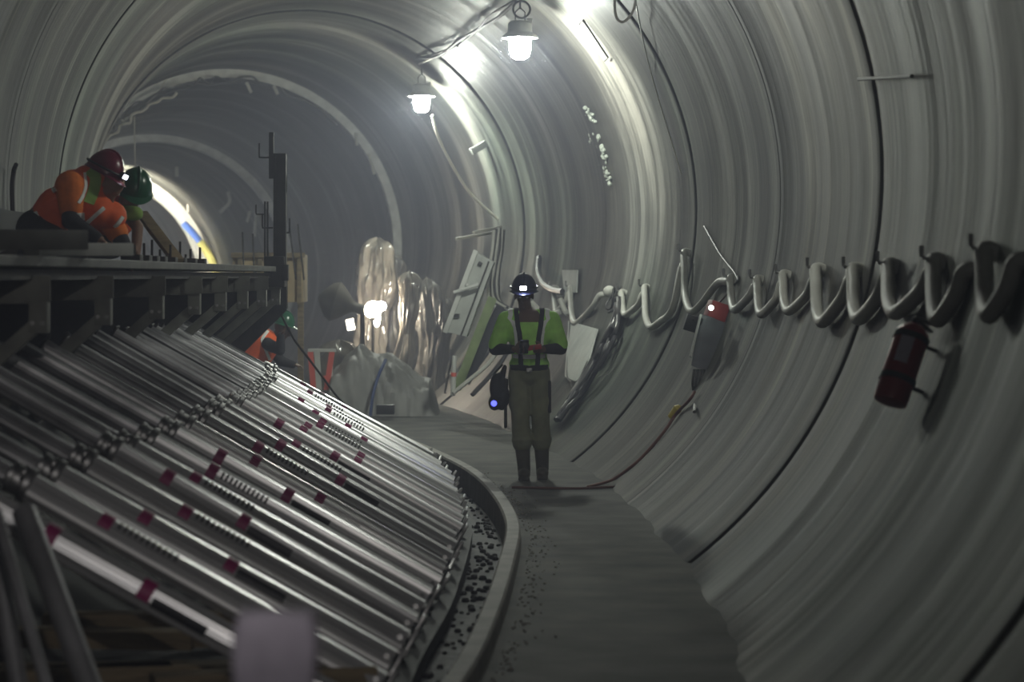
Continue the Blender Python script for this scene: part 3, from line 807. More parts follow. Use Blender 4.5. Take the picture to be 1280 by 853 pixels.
# ------------------------------------------------------------------ white cabinet leaning on the lining
y=31.0
def cabp(px,py,dy=0): return at(px,py,y+dy)
t=thing('lamp_housing_panel','long white sheet metal box hung aslant left of the walking worker','box',cabp(585,420))
bm=BM(); prism(bm,[cabp(594,314),cabp(617,328),cabp(583,421),cabp(553,414)],V(.02,.16,0)); obj('body',bm,M['plate'],t,smooth=False)
bm=BM(); beam(bm,cabp(595,313,-.03),cabp(556,416,-.03),.06,.06,.008); obj('edge_tube',bm,M['white'],t)
bm=BM(); beam(bm,cabp(611,327,-.02),cabp(576,420,-.02),.012,.02); obj('seam',bm,M['dark'],t,smooth=False)
bm=BM(); tube(bm,[cabp(567,366,-.12),cabp(598,356,-.10)],.022,8); obj('handle',bm,M['white'],t); 
bm=BM(); ell(bm,cabp(584,357,-.1),.03); obj('latch',bm,M['white'],t)
bm=BM(); box(bm,cabp(571,395,-.02),(.07,.02,.05)); box(bm,cabp(600,330,-.02),(.05,.02,.05),(0,.5,0)); obj('clip',bm,M['dark'],t,smooth=False)
# boards under it
t=plank(cabp(616,372,.25),cabp(571,487,.25),.04,.11,M['greenboard'],'green_board','green painted board leaning under the white sheet metal box','board')
t=plank(cabp(628,385,.45),cabp(580,478,.45),.05,.16,M['cloth'],'dark_board','dark board leaning right of the green board','board')
t=thing('marker_pole','short white pole with a red band standing under the white box','pole',cabp(565,495,-.1))
bm=BM(); tube(bm,[cabp(568,445,-.1),cabp(566,495,-.1)],.03,10); obj('pole',bm,M['white'],t)
bm=BM(); tube(bm,[cabp(567.2,466,-.1),cabp(567,471,-.1)],.033,10); obj('band',bm,M['barrier'],t)
cable('edge_pipe',[cabp(640,395,.2),cabp(628,428,.1),cabp(610,455,0),cabp(588,474,-.1),cabp(566,492,-.2)],.026,M['pvc'],'pale pipe curving down behind the worker to the white pole','pipe')
cable('edge_pipe',[cabp(650,402,.5),cabp(634,440,.3),cabp(614,468,.2),cabp(590,494,0)],.03,M['cable'],'dark pipe running below the pale curving pipe','pipe')
cable('edge_pipe',[cabp(566,446,.1),cabp(560,470,0),cabp(556,492,-.1)],.015,M['cable'],'thin dark conduit left of the white pole','pipe')
plank(at(570,299,32),at(622,290,33),.035,.035,M['pale_cable'],'wooden_stick','lower pale stick poking out of the lining above the white box','stick')
plank(at(592,291,32),at(626,284,33),.035,.035,M['pale_cable'],'wooden_stick','upper short pale stick above the white box','stick')
rnd=random.Random(9)
hm=[(624,284),(622,310),(618,335),(616,355),(620,374),(634,384)]
for k in range(6):
    ox=(k-2.5)*2.6
    cable('hanging_hose',[at(a+ox+rnd.uniform(-1,1),b+abs(ox)*.6,31.6+k*.08) for a,b in hm],.02,M[['pvc','cable','pvc','cable','pvc','dark'][k]],['pale hose, leftmost of the bundle beside the white box','dark hose, second from the left in the hanging bundle','pale hose in the middle of the hanging bundle','dark hose right of the middle in the hanging bundle','pale hose, second from the right in the hanging bundle','dark hose, rightmost of the hanging bundle'][k],'hose',group='hoses hanging behind the white box')
for k,(a,b) in enumerate((((650,385),(640,420)),((664,378),(700,390)),((700,374),(716,388)))):
    p=at(*a,31.5); q=at(*b,31.3); cable('short_hose',[p,(p+q)/2+V(0,0,-.1),q],.035,M['pvc'],['pale short hose behind the worker right shoulder','pale short hose drooping at the worker neck','pale short hose right of the worker'][k],'hose')

# wedge bracket high on lining near lamp two
p,nn,T=cast(600,180,.0)
q=cast(606,180,.02)[0]
bm=BM(); beam(bm,q-nn*.05,q+nn*.22+V(0,0,-.02),.12,.10,.01); tag(obj('lining_block',bm,M['plate']),'small pale block projecting from the lining right of the farther lamp','block')
# rod near top right
a=cast(1073,99,.04)[0]; b=cast(1140,95,.04)[0]
bm=BM(); tube(bm,[a,b],.012,7); tag(obj('wall_rod',bm,M['dark']),'thin dark rod fixed flat on the lining at upper right','rod')
bm=BM(); tube(bm,cr([cast(20,206,.1)[0],cast(17,215,.06)[0],cast(15,240,.06)[0],cast(17,285,.06)[0]],5),.018,7); tag(obj('wall_hose',bm,M['black']),'short black hose hooked on the left lining behind the bending worker','hose')
bm=BM(); pts=[cast(724,30,.03)[0],cast(729,25,.03)[0],cast(760,72,.03)[0],cast(756,76,.03)[0]]; tube(bm,pts,.01,6); tag(obj('wall_bracket',bm,M['dark']),'thin wire bracket on the lining right of the nearer lamp','bracket')
# crust lumps along the leak under the lamp
rnd=random.Random(4)
bm=BM()
for (px,py) in ((732,140),(738,143),(742,148),(741,172),(746,176),(750,184),(752,192),(755,200),(757,215),(760,225)):
    for j in range(9):
        p,nn,T=cast(px+rnd.uniform(-3,3),py+rnd.uniform(-6,6),.0); ell(bm,p,(rnd.uniform(.01,.035),rnd.uniform(.01,.05),rnd.uniform(.01,.04)),u=8,v=6)
tag(obj('lime_crust',bm,M['crust']),'pale lime crust oozing along a joint beside the nearer lamp','crust',kind='stuff')

# ------------------------------------------------------------------ far gear: tarp, barrier, wraps, funnel, flood lamp
def blob_surface(name,c,sx,sy,sz,m,seed,rough=.12,nu=40,nv=22,label=None,cat=None,top=.7):
    rnd=random.Random(seed); bm=BM(); ph=[rnd.uniform(0,6) for _ in range(8)]
    rows=[]
    for j in range(nv+1):
        t=j/nv
        z=sz*(1-(1-t)**1.6) if False else sz*t
        prof_=(1-t**3.2)**(1/2.2) if t<1 else 0.0
        prof_=max(prof_,.02)
        row=[]
        for k in range(nu):
            a=2*PI*k/nu; w=1+rough*(.5*math.sin(3*a+ph[0]+2*t)+.35*math.sin(7*a+ph[1]-3*t)+.2*math.sin(13*a+ph[2]+5*t))
            row.append(bm.verts.new(V(c[0]+sx*math.cos(a)*prof_*w,c[1]+sy*math.sin(a)*prof_*w,c[2]+z+.04*math.sin(5*a+ph[3])*(t))))
        rows.append(row)
    for A,Bq in zip(rows,rows[1:]):
        for k in range(nu): bm.faces.new((A[k],A[(k+1)%nu],Bq[(k+1)%nu],Bq[k]))
    bm.faces.new(rows[-1])
    return bm
p=V((468-640)*33/F,33,0)
t=thing('tarpaulin_mound','wrinkled grey tarpaulin covered pile with a blue strap across it','tarpaulin',p)
bm=BM(); rnd=random.Random(3); nu,nv=72,44
topl=[(-.62,.12),(-.52,.62),(-.36,.78),(-.20,.96),(-.02,.86),(.25,.80),(.50,.62),(.72,.50),(.84,.06)]
from mathutils import noise as mn
def th(u):
    for (a_,ha),(b_,hb) in zip(topl,topl[1:]):
        if u<=b_: return ha+(hb-ha)*(u-a_)/(b_-a_)
    return .06
rows=[]
for i in range(nu+1):
    u=-.62+1.46*i/nu; row=[]
    for j in range(nv+1):
        v=-1+2*j/nv; h=th(u)*(1-abs(v)**3.5)**(1/1.5) if abs(v)<1 else 0
        n_=mn.noise(V(u*3.2+v*1.2,v*2.4-u,1.3))*.10+abs(mn.noise(V(u*7+v*3,v*4,4.1)))*.09+math.sin((u*1.1+h*.9+v*.4)*16+mn.noise(V(u*2,v*2,0))*4)*.014
        row.append(bm.verts.new(V(p.x+u,33+v*.75*(1+n_)-n_*.4,-.1+max(0,h+n_*min(1,h*3)))))
    rows.append(row)
for A,Bq in zip(rows,rows[1:]):
    for k in range(nv): bm.faces.new((A[k],A[k+1],Bq[k+1],Bq[k]))
obj('cover',bm,M['tarp'],t)
pts=[V(p.x+.16+.10*math.cos(i*.5),33-.97*math.cos(a),-.1+.98*max(math.sin(a),0)) for i,a in enumerate([.0,.15,.35,.6,.8,1.0,1.2])]
bm=BM(); tube(bm,cr([at(463,520,32.0),at(466,495,32.0),at(473,470,32.1),at(482,450,32.4)],5),.02,6); obj('strap',bm,M['blue'],t)
bm=blob_surface('x',(at(425,0,34.5).x,34.5,-.1),.42,.5,.98,None,9,.16); tag(obj('rubble_sack',bm,M['wrap']),'crumpled pale sack behind the grey tarpaulin mound, left side','sack')
bm=BM(); box(bm,at(482,512,31.6),(.22,.2,.12),bev=.01); tag(obj('black_block',bm,M['black']),'small black block at the foot of the tarpaulin mound','block')
# barrier
y=32.6
t=thing('barrier_mesh','red and white safety barrier standing left of the tarpaulin','barrier',at(402,495,y))
def bandpoly(px,pz,w,h,m,nm):
    bm=BM(); beam(bm,at(px,pz,y),at(px+w,pz+h,y),.07,.03); return obj(nm,bm,m,t,smooth=False)
bandpoly(388,440,4,48,M['barrier'],'red_slat'); bandpoly(415,440,-7,48,M['barrier'],'red_slat'); bandpoly(396,436,3,56,M['white'],'white_slat'); bandpoly(405,470,6,18,M['barrier'],'red_slat')
bm=BM(); beam(bm,at(385,438,y),at(420,438,y),.04,.04); beam(bm,at(390,436,y+.05),V(at(390,0,y).x,y+.05,-.1),.04,.04); beam(bm,at(414,436,y+.05),V(at(414,0,y).x,y+.05,-.1),.04,.04); obj('frame',bm,M['white'],t,smooth=False)
# wrapped columns
def wrapped(px,w,ytop,y,m,seed,lab,zb=-.1):
    rnd=random.Random(seed); ph=[rnd.uniform(0,6) for _ in range(9)]
    x0=(px-640)*y/F; zt=EYE-(ytop-HZ)*y/F; bm=BM(); nu=90; nv=80; rows=[]
    W=w*y/F/2
    for j in range(nv+1):
        t_=j/nv; z=zb+(zt-zb)*t_
        sh=.86+.14*math.sin(t_*9+ph[0])+.08*math.sin(t_*21+ph[1])
        if t_>.93: sh*=math.sqrt(max(1-((t_-.93)/.07)**2,.02))
        lean=.06*math.sin(t_*4+ph[6])
        row=[]
        for k in range(nu):
            a=2*PI*k/nu
            f=1+.30*mn.noise(V(math.cos(a)*1.6+seed,math.sin(a)*1.6,z*1.9))+.22*abs(mn.noise(V(math.cos(a)*3.2,math.sin(a)*3.2+seed,z*4.5)))+.10*math.sin(5*a+ph[2]+3*math.sin(t_*5+ph[3]))+.07*math.sin(11*a+ph[4]-6*t_)+.05*math.sin(17*a+ph[5]+9*t_)
            row.append(bm.verts.new(V(x0+lean+W*math.cos(a)*sh*f,y+W*.9*math.sin(a)*sh*f,z+(.16*mn.noise(V(a*1.3,seed*2.2,0)) if t_>.8 else 0))))
        rows.append(row)
    for A,Bq in zip(rows,rows[1:]):
        for k in range(nu): bm.faces.new((A[k],A[(k+1)%nu],Bq[(k+1)%nu],Bq[k]))
    bm.faces.new(rows[-1])
    tag(obj('wrapped_bundle',bm,m),lab,'bundle')
wrapped(468,46,303,38.5,M['wrap'],1,'tall plastic wrapped bundle lit by the floodlight in the distance')
wrapped(489,34,325,38.9,M['wrap2'],6,'dark wrapped bundle just right of the floodlit one')
wrapped(508,24,345,37.2,M['wrap'],2,'narrow wrapped bundle with bright creases right of the floodlight')
wrapped(534,34,352,37.6,M['wrap2'],4,'dull brownish wrapped bundle nearest the right lining')
wrapped(552,18,372,36.6,M['wrap2'],14,'low dull wrapped bundle touching the lining left of the white box')
# hood on stand
y=36.0
t=thing('funnel_hood','dark grey funnel shaped hood on a curved stand left of the floodlight','hood',V(at(452,0,y).x,y,0))
a=at(404,378,y); b=at(440,384,y); d=(V(at(448,389,y).x,y,at(448,389,y).z)-at(398,366,y))
ax=at(398,371,y); bx=at(455,388,y); D3=(bx-ax); LL=D3.length; Mx=Matrix.Translation(ax)@frame_dir(D3).to_4x4()
bm=BM(); lathe(bm,[(.03,.0),(.13,.06),(.25,.16),(.29,.25),(.21,.36),(.10,.48),(.075,.52),(.075,LL)],Mx,26); obj('hood',bm,M['hood'],t)
bm=BM(); tube(bm,cr([at(446,387,y),at(452,390,y),at(453,402,y),at(453,430,y),V(at(453,0,y).x,y,0.5),V(at(453,0,y).x,y,-.1)],5),.035,10); obj('stand',bm,M['dark'],t)
# flood lamp
y=36.6
fp=at(466,388,y)
t=thing('flood_lamp','blinding floodlight shining on plastic wrapping in the distance','lamp',V(fp.x,y,0))
fp=fp+V(-.03,.55,0); Rf=frame_dir(V(.18,.95,.22)).to_4x4(); Mx=Matrix.Translation(fp)@Rf
bm=BM(); lathe(bm,[(.03,-.16),(.045,-.15),(.045,-.10),(.03,-.09)],Matrix.Translation(fp),14); obj('socket',bm,M['dark'],t)
bm=BM(); ell(bm,fp,(.12,.09,.125),u=18,v=12); ell(bm,fp+V(.10,.12,.05),(.09,.06,.07)); ell(bm,fp+V(.05,.12,-.12),(.05,.05,.13)); obj('bulb',bm,M['flood'],t)
bm=BM(); tube(bm,[fp+V(0,0,-.16),V(fp.x,fp.y,.9),V(fp.x,fp.y,-.1)],.02,8); obj('stand',bm,M['dark'],t)
bm=BM(); box(bm,at(438,406,37.2),(.11,.04,.16),(0,-.2,0),.01); tag(obj('work_light',bm,M['flood2']),'small square work light below the funnel hood','lamp')
# far lamps, behind the bending worker
def simple_lamp(p,m,lab,r=.16):
    t=thing('work_lamp',lab,'lamp',p); bm=BM(); ell(bm,p,(r,r,r*.7),u=14,v=8); obj('globe',bm,m,t)
    bm=BM(); lathe(bm,[(.05,.32),(r*.8,.26),(r*1.1,r*.5),(r*1.05,r*.4)],Matrix.Translation(p),16); tube(bm,[p+V(0,0,.3),up_to(p)],.02,6); obj('housing',bm,M['dark'],t)
def away_flood(p,m,lab,sz=.5):
    t=thing('work_lamp',lab,'lamp',p); bm=BM(); box(bm,p,(sz*1.2,.2,sz),bev=.02); tube(bm,[p+V(0,0,sz*.4),up_to(p)],.025,6); obj('housing',bm,M['dark'],t)
    bm=BM(); box(bm,p+V(0,.12,0),(sz,.03,sz*.8)); obj('lens',bm,m,t,smooth=False)
away_flood(at(135,262,64.0),M['farlamp'],'distant floodlight facing away, hidden behind the bending worker')
away_flood(at(110,285,51),M['farlamp2'],'weaker distant floodlight facing away behind the bending worker')
# yellow and blue curved strips on the farthest wall
def wallarc(y,pxs): return [at(a,b,y) for a,b in pxs]
bm=BM(); tube(bm,cr([cast(a,b,.1)[0] for a,b in ((229,279),(240,290),(250,302))],5),.09,8); tag(obj('blue_arc',bm,M['blue2']),'blue curved strip on the farthest lining','hose')
bm=BM(); tube(bm,cr([cast(a,b,.1)[0] for a,b in ((250,302),(261,318),(267,330),(271,346))],5),.11,8); tag(obj('yellow_arc',bm,M['yel2']),'yellow curved strip on the farthest lining','hose')
# thin dark cable from panel end to the floor, with red piece
cable('slack_cable',[at(352,395,25.6),at(368,425,26.0),at(387,450,26.4),at(402,470,26.8),at(425,500,27.0),at(450,522,27.6)],.012,M['cable'],'thin slack cable from the far deck corner down to the walkway')
# debris beside the curb
rnd=random.Random(21); bm=BM()
for k in range(420):
    y=rnd.uniform(9,24); x=curbx(y)+.10+abs(rnd.gauss(0,.07)); r=rnd.uniform(.003,.011)
    ell(bm,(x,y,r*.3),(r,r*rnd.uniform(.6,1.3),r*.7),u=6,v=4)
tag(obj('curb_grit',bm,M['curb'],smooth=False),'loose grit scattered along the walkway side of the curb','grit',kind='stuff')
bm=BM()
for k in range(700):
    y=rnd.uniform(9,30); x=curbx(y)-.08-abs(rnd.uniform(0,.5)); r=rnd.uniform(.01,.03)
    ell(bm,(x,y,-.10+r*.3),(r,r*rnd.uniform(.6,1.3),r*.7),u=6,v=4)
tag(obj('ballast',bm,M['bed'],smooth=False),'dark crumbled debris filling the trench between struts and curb','debris',kind='stuff')
# ------------------------------------------------------------------ people
def fuse(bm, name, m, parent, voxel=.010, smooth=6, label=None, local=False):
    """union of overlapping limb shapes into one continuous skin"""
    me=bpy.data.meshes.new('t'); bmesh.ops.recalc_face_normals(bm,faces=bm.faces); bm.to_mesh(me); bm.free()
    o=bpy.data.objects.new('t',me); link(o)
    r=o.modifiers.new('r','REMESH'); r.mode='VOXEL'; r.voxel_size=voxel
    s=o.modifiers.new('s','SMOOTH'); s.iterations=smooth; s.factor=.5
    dg=bpy.context.evaluated_depsgraph_get(); dg.update()
    ev=o.evaluated_get(dg); nm=bpy.data.meshes.new_from_object(ev)
    bpy.data.objects.remove(o)
    nm.name=name; nm.materials.clear(); nm.materials.append(m)
    if parent is not None and not local:
        nm.transform(Matrix.Translation(-world_of(parent)))
    for p in nm.polygons: p.use_smooth=True
    q=bpy.data.objects.new(name,nm); link(q); q.parent=parent
    if label: q['label']=label
    return q
def hand(bm, w, fwd, side, s=1.0, curl=.7):
    """palm at wrist w, fingers along fwd curling, thumb towards side"""
    fwd=V(*fwd).normalized(); side=V(*side); side=(side-fwd*side.dot(fwd)).normalized(); dn=fwd.cross(side).normalized()
    palm=w+fwd*.045*s
    Rm=Matrix((side,fwd,dn)).transposed(); ell(bm,palm,(.042*s,.052*s,.018*s),Rm)
    for k,(o_,L) in enumerate(((.030,.070),(.010,.080),(-.010,.075),(-.029,.058))):
        a=palm+side*o_*s+fwd*.04*s; d=fwd; p=a
        for j,f in enumerate((.42,.33,.25)):
            d=(d*math.cos(curl*(.5+j*.4))+dn*math.sin(curl*(.5+j*.4))).normalized()
            q=p+d*L*f*s; cone(bm,p,q,(.0095-.001*j)*s,(.0088-.001*j)*s,8); p=q
    a=palm+side*.035*s-fwd*.02*s; b=a+(side*.7+fwd*.7).normalized()*.035*s; c=b+(fwd+dn*.5).normalized()*.03*s
    cone(bm,a,b,.012*s,.011*s,8); cone(bm,b,c,.011*s,.009*s,8)
def headshape(bm, c, look, up=V(0,0,1), s=1.0):
    """skull, jaw, nose, brow, ears, lips; look = facing direction"""
    f=V(*look).normalized(); u=(up-f*up.dot(f)).normalized(); r=u.cross(f).normalized()
    def P(a,b,d): return c+(r*a+f*b+u*d)*s
    Rm=Matrix((r,f,u)).transposed()
    ell(bm,P(0,-.015,.03),(.075*s,.095*s,.088*s),Rm); ell(bm,P(0,.025,-.045),(.055*s,.062*s,.068*s),Rm); ell(bm,P(0,.062,-.088),(.026*s,.022*s,.020*s),Rm)
    cone(bm,P(0,.080,.005),P(0,.104,-.028),.010*s,.015*s,10); ell(bm,P(0,.073,.025),(.05*s,.018*s,.012*s),Rm)
    ell(bm,P(0,.083,-.058),(.024*s,.010*s,.008*s),Rm)
    for k in (-1,1):
        ell(bm,P(k*.077,-.01,-.015),(.010*s,.022*s,.034*s),Rm); ell(bm,P(k*.04,.06,-.02),(.022*s,.02*s,.02*s),Rm)
    return P,Rm
def helmet(parent, c, look, m, up=V(0,0,1), s=1.0, lamp=None):
    f=V(*look).normalized(); u=(up-f*up.dot(f)).normalized(); r=u.cross(f).normalized()
    Rm=Matrix((r,f,u)).transposed(); Mx=Matrix.Translation(c)@Rm.to_4x4()
    bm=BM(); prof_=[(.001,.148)]+[(.118*math.sin(a),.148*math.cos(a)) for a in [.2,.45,.7,.95,1.2,1.4,PI/2]]+[(.120,-.012),(.114,-.014)]
    prof_=[(a*s,b*s) for a,b in prof_]
    lathe(bm,prof_,Mx@Matrix.Diagonal((.95,1.12,1,1)),28,caps=False)
    # brim and peak
    ring=[]; inn=[]
    n=32
    for k in range(n):
        a=2*PI*k/n; pk=max(0,math.sin(a))**3*.045
        ring.append(bm.verts.new(Mx@V((.128+.0)*math.cos(a)*s,(.145+pk)*math.sin(a)*s,(-.012-pk*.25)*s)))
        inn.append(bm.verts.new(Mx@V(.108*math.cos(a)*s,.125*math.sin(a)*s,.004*s)))
    for k in range(n): bm.faces.new((ring[k],ring[(k+1)%n],inn[(k+1)%n],inn[k]))
    for k in (0,):
        tube(bm,[Mx@V(k*s,-.12*s*math.cos(q)*1.05,.150*s*math.sin(q)) for q in [i*PI/12 for i in range(1,12)]],.010*s,8)
    h=obj('hard_hat',bm,m,parent)
    if lamp:
        bm=BM(); tube(bm,[Mx@V(.122*.97*math.cos(a)*s,.138*math.sin(a)*s,.028*s) for a in [i*2*PI/28 for i in range(28)]],.008*s,6,closed=True); box(bm,Mx@V(0,.143*s,.035*s),(.062*s,.03*s,.045*s),Rm,.005*s)
        hb=obj('headlamp_strap',bm,M['black'],h)
        bm=BM(); box(bm,Mx@V(lamp[1]*s,.162*s,.035*s),(lamp[0]*s,.012*s,lamp[0]*.62*s),Rm,.004*s); q=obj('headlamp_lens',bm,M[lamp[2]],h)
    return h

# ---- the walking worker
W0=V(.139,22.2,0)
t=thing('person','person in lime shirt and navy hard hat walking towards us with a glowing headlamp','person',W0)
def w(x,y,z): return W0+V(x,y,z)
bm=BM()
hc=w(-.035,-.05,1.60)
P,Rm=headshape(bm,hc,(-.05,-1,-.28))
cone(bm,w(-.02,-.0,1.40),w(-.03,-.03,1.53),.062,.055)
cone(bm,w(.01,0,1.02),w(.01,0,1.34),.125,.15); ell(bm,w(.01,0,1.30),(.17,.11,.16)); ell(bm,w(.01,0,.95),(.165,.12,.13))
LA=[w(-.19,0,1.385),w(-.285,.03,1.13),w(-.115,-.20,1.135)]; RA=[w(.205,0,1.385),w(.285,.03,1.135),w(.125,-.20,1.135)]
for A in (LA,RA):
    cone(bm,A[0],A[1],.052,.040); cone(bm,A[1],A[2],.040,.028)
hand(bm,LA[2],(.75,-.65,.05),(0,0,1),1.0,.75); hand(bm,RA[2],(-.75,-.65,.05),(0,0,1),1.0,-.75)
LL=[w(-.075,0,.92),w(-.065,-.05,.50),w(-.035,-.02,.10)]; RL=[w(.095,0,.92),w(.11,-.01,.50),w(.125,.10,.10)]
for A in (LL,RL):
    cone(bm,A[0],A[1],.080,.056); cone(bm,A[1],A[2],.055,.040); ell(bm,A[2]+V(0,-.06,-.05),(.042,.12,.04))
body=fuse(bm,'body',M['skind'],t,.009,4)
bm=BM()
ell(bm,w(.01,0,1.29),(.205,.135,.19)); cone(bm,w(.01,0,1.02),w(.01,0,1.28),.150,.172); ell(bm,w(.01,0,1.0),(.178,.135,.10)); 
for A in (LA,RA):
    e=A[0].lerp(A[1],.84); cone(bm,A[0],e,.078,.076)
cone(bm,w(-.14,0,1.42),w(.15,0,1.42),.06,.06)
sh=fuse(bm,'hi_vis_shirt',M['lime'],t,.010,5,'lime green hi-vis shirt')
bm=BM()
for A in (LA,RA):
    bm=BM(); cone(bm,A[0].lerp(A[1],.75),A[1],.060,.056); cone(bm,A[1],A[1].lerp(A[2],.86),.056,.040)
    fuse(bm,'dark_sleeve',M['cloth'],t,.009,3)
bm=BM(); ell(bm,w(.012,0,.93),(.182,.135,.125)); 
for A in (LL,RL):
    cone(bm,A[0]+V(0,0,-.02),A[1],.100,.078); cone(bm,A[1],A[1].lerp(A[2],.45),.078,.086)
    ell(bm,A[1].lerp(A[2],.38),(.092,.092,.05))
ell(bm,w(.165,-.0,.68),(.035,.07,.09)); ell(bm,w(-.135,-.0,.68),(.035,.07,.09))
fuse(bm,'trousers',M['olive'],t,.010,4)
for A in (LL,RL):
    bm=BM(); cone(bm,A[1].lerp(A[2],.42),A[2],.070,.056); cone(bm,A[2],A[2]+V(0,0,-.03),.058,.055); ell(bm,A[2]+V(0,-.07,-.045),(.055,.135,.05)); box(bm,A[2]+V(0,-.05,-.082),(.10,.26,.03),bev=.012)
    fuse(bm,'boot',M['boot'],t,.009,3)
# straps hugging the shirt
def hug(pts,wd,m,nm,th=.010,lab=None):
    """band laid on the shirt surface"""
    from mathutils.bvhtree import BVHTree
    me=sh.data; bv=BVHTree.FromPolygons([v.co+W0 for v in me.vertices],[tuple(p.vertices) for p in me.polygons])
    bm=BM(); P=cr([V(*p) for p in pts],6); rows=[]
    for i,p in enumerate(P):
        q,n_,_,_=bv.find_nearest(p); tn=(P[min(i+1,len(P)-1)]-P[max(i-1,0)]).normalized(); s_=tn.cross(n_).normalized()
        def on(v):
            a,b,_,_=bv.find_nearest(v); return a,b
        row=[]
        for o_ in (-.5,0,.5):
            a,b=on(q+s_*wd*o_); row.append((a-b*.004,a+b*th))
        rows.append([bm.verts.new(row[0][0]),bm.verts.new(row[0][1]),bm.verts.new(row[1][1]),bm.verts.new(row[2][1]),bm.verts.new(row[2][0])])
    for A,Bq in zip(rows,rows[1:]):
        for k in range(5): bm.faces.new((A[k],A[(k+1)%5],Bq[(k+1)%5],Bq[k]))
    bm.faces.new(rows[0]); bm.faces.new(rows[-1][::-1])
    o_=obj(nm,bm,m,t)
    if lab: o_['label']=lab
    return o_
for k,(xs,xr) in enumerate(((-.105,-.150),(.125,.165))):
    hug([w(xs*.9,.12,1.40),w(xs*.95,.02,1.50),w(xs,-.12,1.40),w(xs,-.2,1.25),w(xs*.98,-.2,1.05),w(xs*.95,-.2,.98)],.040,M['cloth'],'harness_strap',.014)
    hug([w(xr,.02,1.48),w(xr,-.12,1.38),w(xr*1.0,-.2,1.25),w(xr,-.2,1.12)],.040,M['reflect'],'reflective_band',.009,'white reflective band')
hug([w(-.17,-.10,1.07),w(-.08,-.2,1.065),w(.01,-.2,1.065),w(.09,-.2,1.065),w(.18,-.1,1.07)],.035,M['reflect'],'reflective_band',.010,'waist reflective band')
hug([w(-.175,-.08,.965),w(-.08,-.2,.955),w(.01,-.2,.95),w(.09,-.2,.955),w(.185,-.08,.965)],.045,M['cloth'],'belt',.016)
bm=BM(); box(bm,w(.01,-.155,.955),(.05,.02,.035),bev=.004); obj('belt_buckle',bm,M['steel'],t)
# face details
bm=BM()
for k in (-1,1): ell(bm,P(k*.03,.074,.0),(.012,.008,.007),Rm)
obj('eye',bm,M['reflect'],t)
helmet(t,hc+V(0,.01,.045),(-.05,-1,-.12),M['hel_b'],s=1.0,lamp=(.052,-.0,'head'))
# things he carries
bm=BM(); box(bm,w(-.035,-.285,1.16),(.075,.02,.13),(.5,0,.1),.006); ell(bm,w(-.035,-.30,1.17),(.045,.02,.045)); tag(obj('handheld_meter',bm,M['black']),'black rounded handheld meter in the walking worker hands','meter')
bm=BM(); box(bm,w(.055,-.285,1.155),(.12,.03,.045),(0,-.15,0),.008); tag(obj('orange_tool',bm,M['red']),'short orange-red tool held beside the black meter','tool')
t2=thing('tool_bag','black tool bag with a blue glowing light hanging at the walking worker hip','bag',w(-.27,-.05,.62))
bm=BM(); ell(bm,w(-.26,-.03,.80),(.075,.07,.13)); ell(bm,w(-.23,-.02,.72),(.07,.07,.12)); ell(bm,w(-.29,-.05,.67),(.055,.06,.07)); cone(bm,w(-.20,-.0,.98),w(-.24,-.02,.85),.02,.04); fuse(bm,'bag_body',M['cloth'],t2,.01,3)
bm=BM(); ell(bm,w(-.295,-.105,.665),(.026,.014,.026)); obj('blue_light',bm,M['bluelens'],t2)
bm=BM(); tube(bm,cr([w(-.22,-.02,1.0),w(-.30,-.03,.9),w(-.30,-.04,.75)],5),.010,6); obj('shoulder_loop',bm,M['black'],t2)
bm=BM(); cone(bm,w(-.195,-.04,.80),w(-.195,-.04,.46),.014,.014); cone(bm,w(-.195,-.04,.86),w(-.195,-.04,.76),.024,.02); tag(obj('hand_torch',bm,M['black']),'long black torch hanging from the belt beside the tool bag','torch')
bm=BM(); box(bm,w(.185,-.03,.72),(.03,.06,.28),bev=.01); tag(obj('belt_pouch',bm,M['cloth']),'narrow dark pouch hanging at the belt on the side away from the bag','pouch')

# ---- bending workers on the deck
def limb(bm,pts,rs):
    for a,b,ra,rb in zip(pts,pts[1:],rs,rs[1:]): cone(bm,a,b,ra,rb)
Y=17.2
def q(px,py,dy=0): return at(px,py,Y+dy)
pel=q(46,287); 
t=thing('person','person in orange vest and maroon hard hat bending over the work deck','person',V(pel.x,Y,DT))
bm=BM(); hc=q(136,233)
P,Rm=headshape(bm,hc,(.45,-.25,-.75),up=V(.8,0,.6))
chest=q(104,252); mid=q(72,262)
limb(bm,[pel,mid,chest,q(122,242)],[.13,.13,.14,.06]); cone(bm,chest,hc,.06,.05)
nA=[q(90,236,-.12),q(88,276,-.24),q(124,300,-.28)]; fA=[q(130,266,.12),q(147,292,.05),q(160,318,.0)]
limb(bm,nA,[.06,.05,.035]); limb(bm,fA,[.06,.05,.035])
hand(bm,nA[2],(.8,0,-.5),(0,-1,.2)); hand(bm,fA[2],(.3,0,-.9),(0,-1,0))
lg=[[pel+V(0,-.10,-.02),q(88,312,-.12),q(30,322,-.12)],[pel+V(0,.12,-.02),q(94,316,.12),q(34,323,.12)]]
for A in lg:
    limb(bm,A,[.09,.065,.045]); ell(bm,A[2]+V(-.04,0,.0),(.10,.045,.045))
fuse(bm,'body',M['skin'],t,.011,4)
bm=BM(); limb(bm,[pel+V(.06,0,.03),mid+V(0,0,.01),chest,q(116,252)],[.140,.145,.158,.12]); ell(bm,q(122,264),(.125,.15,.12)); ell(bm,q(92,236,-.06),(.13,.14,.13)); ell(bm,q(112,226,.0),(.13,.13,.11)); ell(bm,q(140,270,.05),(.10,.14,.10))
vest=fuse(bm,'hi_vis_vest',M['orange'],t,.012,5,'orange hi-vis vest')
